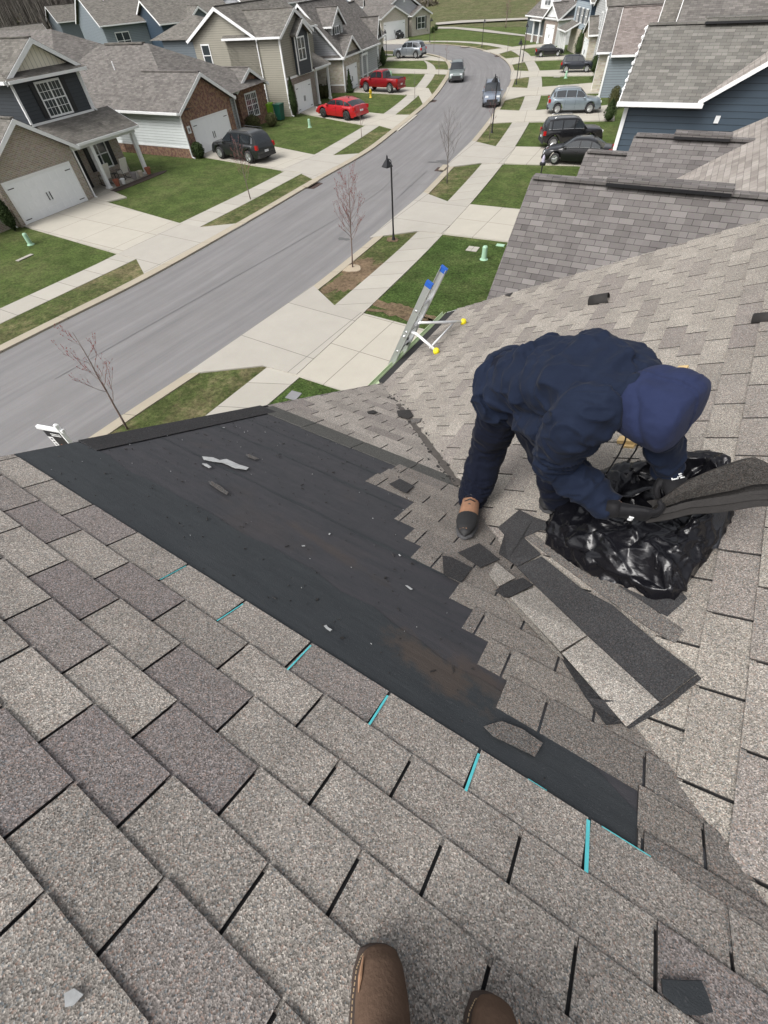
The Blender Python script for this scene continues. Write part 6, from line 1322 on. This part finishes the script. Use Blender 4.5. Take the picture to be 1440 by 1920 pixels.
# ================= woods =================
M_WOODB=plain('bare_wood_bark',(.15,.135,.12),.95,.4,2); M_WOODL=leafmat('brown_brush',(.12,.105,.08),(.2,.18,.13)); M_WOODG=leafmat('spring_brush',(.1,.11,.05),(.18,.19,.1))
def wood(name,x0,y0,x1,y1,n,dep,hh,seed,brush,mat):
    rg=random.Random(seed); tr=MB(); br=MB()
    for k in range(n):
        t=rg.random(); d=rg.random()*dep; nx,ny=-(y1-y0),(x1-x0); l=math.hypot(nx,ny); x=x0+(x1-x0)*t+nx/l*d; y=y0+(y1-y0)*t+ny/l*d; z=hill(x,y); h=hh*rg.uniform(.7,1.2); lx,ly=rg.uniform(-.8,.8),rg.uniform(-.8,.8)
        tr.tube([(x,y,z),(x+lx*.5,y+ly*.5,z+h*.5),(x+lx,y+ly,z+h)],[.2,.13,.03],4,cap=False)
        for q in range(9):
            tt=rg.uniform(.3,.95); c=Vector((x+lx*tt,y+ly*tt,z+h*tt)); a=rg.uniform(0,6.28); L=h*rg.uniform(.12,.25); tr.tube([c,c+Vector((math.cos(a)*L*.6,math.sin(a)*L*.6,L))],[.05,.012],3,cap=False)
    for k in range(brush):
        t=rg.random(); d=rg.random()*dep; nx,ny=-(y1-y0),(x1-x0); l=math.hypot(nx,ny); x=x0+(x1-x0)*t+nx/l*d; y=y0+(y1-y0)*t+ny/l*d; c=Vector((x,y,hill(x,y)+abs(rg.gauss(0,1))*hh*.16)); s_=rg.uniform(.3,.9); o1=Vector((rg.uniform(-1,1),rg.uniform(-1,1),rg.uniform(-.3,1))).normalized()*s_; o2=Vector((rg.uniform(-1,1),rg.uniform(-1,1),rg.uniform(-.5,.5))).normalized()*s_*.6; br.add([c-o1,c+o2,c+o1,c-o2],[(0,1,2,3)])
    o=tr.build(name,M_WOODB); tag(o,'bare brown woodland rising behind the back row of houses' if 'wood' in name else 'scrub on the far slope','woodland',kind='stuff')
    o=br.build('undergrowth',mat); tag(o,'tangled brown undergrowth on the far slope','undergrowth',kind='stuff')
def az_(a,r): return (math.sin(R(a))*r,math.cos(R(a))*r)
p,q=az_(-73,150),az_(-53,165); wood('woodland',*p,*q,1100,60,16,4,9000,M_WOODL)
p,q=az_(-54,150),az_(-42,190); wood('woodland',*p,*q,600,50,13,5,8000,M_WOODG)
p,q=az_(-37,175),az_(-27,190); wood('scrub',*p,*q,160,60,5,6,7000,M_WOODL); p,q=az_(-27,215),az_(-12,230); wood('scrub',*p,*q,260,60,7,7,9000,M_WOODG)
p,q=az_(-43,190),az_(-36,190); wood('scrub',*p,*q,160,60,6,8,7000,M_RUST)

# ================= small street things =================
M_PED=plain('pale_green_plastic',(.32,.5,.36),.5)
def pedestal(label,p,tilt=0): 
    e=empty('utility_pedestal',(p.x,p.y,0)); tag(e,label,'utility box','pale green utility boxes on the lawns'); MB().lathe((0,0,0),[(.17,0),(.17,.05),(.13,.07),(.12,.55),(.09,.6),(0,.61)],12).build('housing',M_PED,e,smooth=False); MB().lathe((0,0,0),[(.2,0),(.2,.03),(.0,.04)],12).build('base',M_PED,e)
pedestal('pale green utility box on the right lawn near the ladder top',G(907,487)); pedestal('pale green utility box on the lawn by the leftmost garage',G(58,459)); pedestal('pale green utility box on the lawn between the suv and the red car',G(581,239)); pedestal('pale green utility box behind the pickup truck bed',G(733,145)); pedestal('pale green utility box below the dark navy suv on the right',G(*zr(962,880)))
def lid(label,p,w_=.35,l=.5,mat=None,yaw=.1): o=MB().box(-w_/2,w_/2,-l/2,l/2,0,.03).build('ground_lid',mat or M_WALK); o.location=(p.x,p.y,.015); o.rotation_euler=(0,0,yaw); tag(o,label,'utility lid','flat utility lids in the grass')
lid('concrete meter lid left of the green box near the ladder',G(886,468),.55,.55); lid('small pale green lid right of the box near the ladder',G(938,461),.4,.25,M_PED); lid('flat pale lid in the far left lawn',G(47,484),.25,.95); lid('grey square meter lid in the grass just above the roof edge',G(551,743),.42,.42,plain('iron_grey',(.2,.2,.21),.6)); lid('pale lid on the lawn below the navy suv',G(*zr(865,870)),.7,.4)
e=empty('fire_hydrant',G(*zt(930,1098))); tag(e,'yellow fire hydrant on the lawn in front of the pickup truck','fire hydrant'); MY=plain('hydrant_yellow',(.6,.42,.03),.5); MB().lathe((0,0,0),[(.15,0),(.15,.05),(.1,.08),(.1,.5),(.13,.52),(.12,.6),(.06,.7),(0,.73)],12).build('barrel',MY,e,smooth=True)
for a in ((1,0,0),(-1,0,0),(0,-1,0)): MB().lathe(Vector(a)*.1+Vector((0,0,.42)),[(.06,0),(.06,.07),(0,.08)],8,axis=a).build('nozzle',MY,e)
def bin_(label,p,mat,s=1.0):
    e=empty('wheelie_bin',(p.x,p.y,0),R(9)); tag(e,label,'bin','bins beside the khaki house'); mb=MB(); mb.add([(-.25,-.28,.05),(.25,-.28,.05),(.25,.28,.05),(-.25,.28,.05),(-.32,-.36,1.0),(.32,-.36,1.0),(.32,.36,1.0),(-.32,.36,1.0)],[(0,3,2,1),(4,5,6,7),(0,1,5,4),(1,2,6,5),(2,3,7,6),(3,0,4,7)]); mb.v=[v*s for v in mb.v]; mb.build('bin_body',mat,e)
    l=MB().box(-.35,.35,-.4,.38,1.0,1.07); l.v=[v*s for v in l.v]; l.build('lid',mat,e)
    for sg in (-1,1): MB().lathe((-.25*s,sg*.3*s,.12*s),[(.12*s,-.03),(.12*s,.03)],10,axis=(0,1,0)).build('wheel',M_BLACK,e)
bin_('lime green bin against the khaki side wall, left of two',G(*z6(1120,695)),plain('lime_plastic',(.25,.5,.03),.5),1.2); bin_('dark green bin against the khaki side wall, right of two',G(*z6(1240,692)),plain('dark_green_plastic',(.015,.1,.07),.5),1.15)
# kerb inlets
M_RUSTY=plain('dark_inlet',(.05,.03,.025),.9)
def inlet(label,p,yaw,L=1.0):
    e=empty('storm_drain',(p.x,p.y,0),yaw); tag(e,label,'storm drain','kerb inlets along the street'); MB().box(-.45,.25,-L/2,L/2,.0,.03).build('grate_pit',M_RUSTY,e); MB().box(-.5,-.1,-L/2-.1,L/2+.1,.1,.16).build('hood',M_KERB,e)
inlet('kerb inlet at the left verge tip below the charcoal suv driveway',G(591,349),R(5),1.2); inlet('kerb inlet at the end of the verge before the pickup driveway',G(813,190),R(14),1.0); inlet('dark kerb inlet on the right verge by the grey tree',G(824,318),R(190),.9); inlet('kerb inlet at the outer bend by the first small verge',G(*zr(185,635)),R(215),1.3); inlet('kerb inlet before the cream house drive',G(*za(830,497)),R(260),1.3); inlet('kerb inlet midway on the outer bend',G(*za(1255,540)),R(250),1.3)
# porch furniture of the left house
P1=Vector((-36.26,14.0,0)); y_=R(4.5)
def loc1(a,n): return Vector((P1.x-n*math.cos(y_)-a*math.sin(y_),P1.y-n*math.sin(y_)+a*math.cos(y_),0))
M_CUSH=plain('cream_cushion',(.7,.68,.62),.9)
def chair(label,a,n):
    p=loc1(a,n); e=empty('porch_chair',(p.x,p.y,.1),y_+R(180)); tag(e,label,'chair','rocking chairs on the porch')
    MB().box(-.28,.3,-.28,.28,.38,.5).build('seat',M_CUSH,e); mb=MB(); mb.add([(-.3,-.28,.45),(-.3,.28,.45),(-.62,.28,1.25),(-.62,-.28,1.25),(-.2,-.28,.47),(-.2,.28,.47),(-.52,.28,1.27),(-.52,-.28,1.27)],[(0,1,2,3),(4,7,6,5),(0,4,5,1),(1,5,6,2),(2,6,7,3),(3,7,4,0)]); mb.v=[Vector((v.x,v.y,v.z)) for v in mb.v]; mb.build('backrest',M_CUSH,e)
    for sg in (-1,1):
        MB().tube([(-.5,sg*.31,.12),(-.2,sg*.31,.03),(.2,sg*.31,.03),(.5,sg*.31,.14)],.02,6).build('rocker',M_BLACK,e); MB().tube([(.25,sg*.31,.05),(.25,sg*.31,.62),(-.35,sg*.31,.66),(-.4,sg*.31,.05)],.02,6).build('armrest',M_BLACK,e)
chair('cream cushioned porch rocker under the window, right of two',9.4,1.15); chair('cream cushioned porch rocker behind the white post, left of two',7.9,1.3)
M_TERRA=plain('terracotta',(.28,.1,.06),.8)
for i,(a,n,mm,lb,s_) in enumerate([(7.9,.25,M_TERRA,'terracotta pot by the left porch post',1.0),(10.9,.2,M_TERRA,'terracotta pot at the foot of the right porch post',1.0),(8.4,.2,M_WHITE,'white pot beside the left terracotta pot',.8),(9.6,.35,plain('grey_pot',(.25,.23,.23),.7),'grey pot in the middle of the porch edge',1.0),(10.2,.3,plain('beige_pot',(.45,.4,.33),.7),'beige pot right of the grey one on the porch edge',.9)]):
    p=loc1(a,n); e=empty('flower_pot',(p.x,p.y,.1)); tag(e,lb,'pot','pots along the porch edge'); MB().lathe((0,0,0),[(.14*s_,0),(.21*s_,.32*s_),(.23*s_,.33*s_),(.23*s_,.4*s_),(.19*s_,.4*s_),(.18*s_,.34*s_),(0,.34*s_)],14).build('pot_body',mm,e,smooth=False)
    MB().lathe((0,0,.33*s_),[(.17*s_,0),(0,.03)],10).build('potting_soil',M_SOIL,e)
bedp=[loc1(a,n) for a,n in ((7.2,.25),(11.2,.25),(11.9,.1),(12.3,-.25),(11.7,-.5),(9.5,-.55),(7.6,-.5),(6.7,-.1))]; flat('flower_bed',[(p.x,p.y) for p in bedp],.03,plain('dark_mulch',(.05,.035,.028),.95,.4,20,bs=.8),.03)
p=loc1(8.7,1.25); e=empty('side_table',(p.x,p.y,.1)); tag(e,'small dark round table between the two porch rockers','table'); MB().lathe((0,0,0),[(.2,.48),(.2,.5),(0,.5)],14).build('table_top',M_BLACK,e); MB().lathe((0,0,0),[(.12,0),(.03,.03),(.03,.48)],8).build('table_leg',M_BLACK,e)
# ================= for-sale style post sign =================
base=G(139,832); e=empty('post_sign',Vector((-14.6,2.6,0)))
def atX(x,y,X): r=ray(x,y); return CAM+r*(X/r.x)
# post seen from above; find the distance at which post top is 1.9 m high
tp=G(105,798,1.9); e.location=(tp.x,tp.y,0); tag(e,'white post sign with a black and orange panel standing by the near kerb','sign')
MB().box(-.05,.05,-.05,.05,0,1.9).build('post',M_WHITE,e); MB().lathe((0,0,1.9),[(.075,0),(.075,.02),(0,.07)],4).build('post_cap',M_WHITE,e)
ar=G(70,800,1.72); dv_=Vector((ar.x-tp.x,ar.y-tp.y,0)); Ls=min(1.0,dv_.length); dv_.normalize(); q=Vector((-dv_.y,dv_.x,0))
def brd(u0,u1,z0,z1,t0,t1,name,mat,par): mb=MB(); mb.prism([dv_*u0+q*t0+UP*z0,dv_*u1+q*t0+UP*z0,dv_*u1+q*t0+UP*z1,dv_*u0+q*t0+UP*z1],q*(t1-t0)); return mb.build(name,mat,par)
brd(-.12,Ls,1.68,1.77,-.045,.045,'arm',M_WHITE,e); pn=brd(.1,Ls-.1,.7,1.6,-.01,.01,'panel',plain('panel_black',(.012,.012,.013),.4),e)
M_PWH=plain('panel_white',(.75,.75,.75),.5); M_POR=plain('panel_orange',(.55,.2,.09),.5)
tc=CAM-e.location; sgn=1 if q.dot(tc)>0 else -1; t0_,t1_=(.011,.014) if sgn>0 else (-.014,-.011)
brd(Ls-.27,Ls-.1,.7,1.4,t0_,t1_,'white_band',M_PWH,pn); brd(.22,Ls-.36,.75,1.15,t0_,t1_,'portrait',M_POR,pn)
for k in range(6): zz=.8+k*.1; t2,t3=(.0145,.017) if sgn>0 else (-.017,-.0145); brd(Ls-.22,Ls-.15,zz,zz+.05,t2,t3,'lettering',M_BLACK,pn)
for k in range(2): brd(.16,Ls-.3,1.46+k*.06,1.485+k*.06,t0_,t1_,'lettering',M_PWH,pn)

p=G(1021,289,2.1); e=empty('lantern_post',(p.x,p.y,0)); tag(e,'black lantern on a post showing just above the taupe neighbouring ridge','lantern')
MB().tube([(0,0,0),(0,0,1.65)],.035,8).build('post',M_BLACK,e); MB().lathe((0,0,1.62),[(.16,0),(.17,.1),(.1,.14)],12).build('lantern_base',M_BLACK,e); MB().lathe((0,0,1.76),[(.09,0),(.075,.2),(.03,.3),(0,.32)],10).build('lantern_glass',plain('lilac_glass',(.4,.38,.48),.3),e)
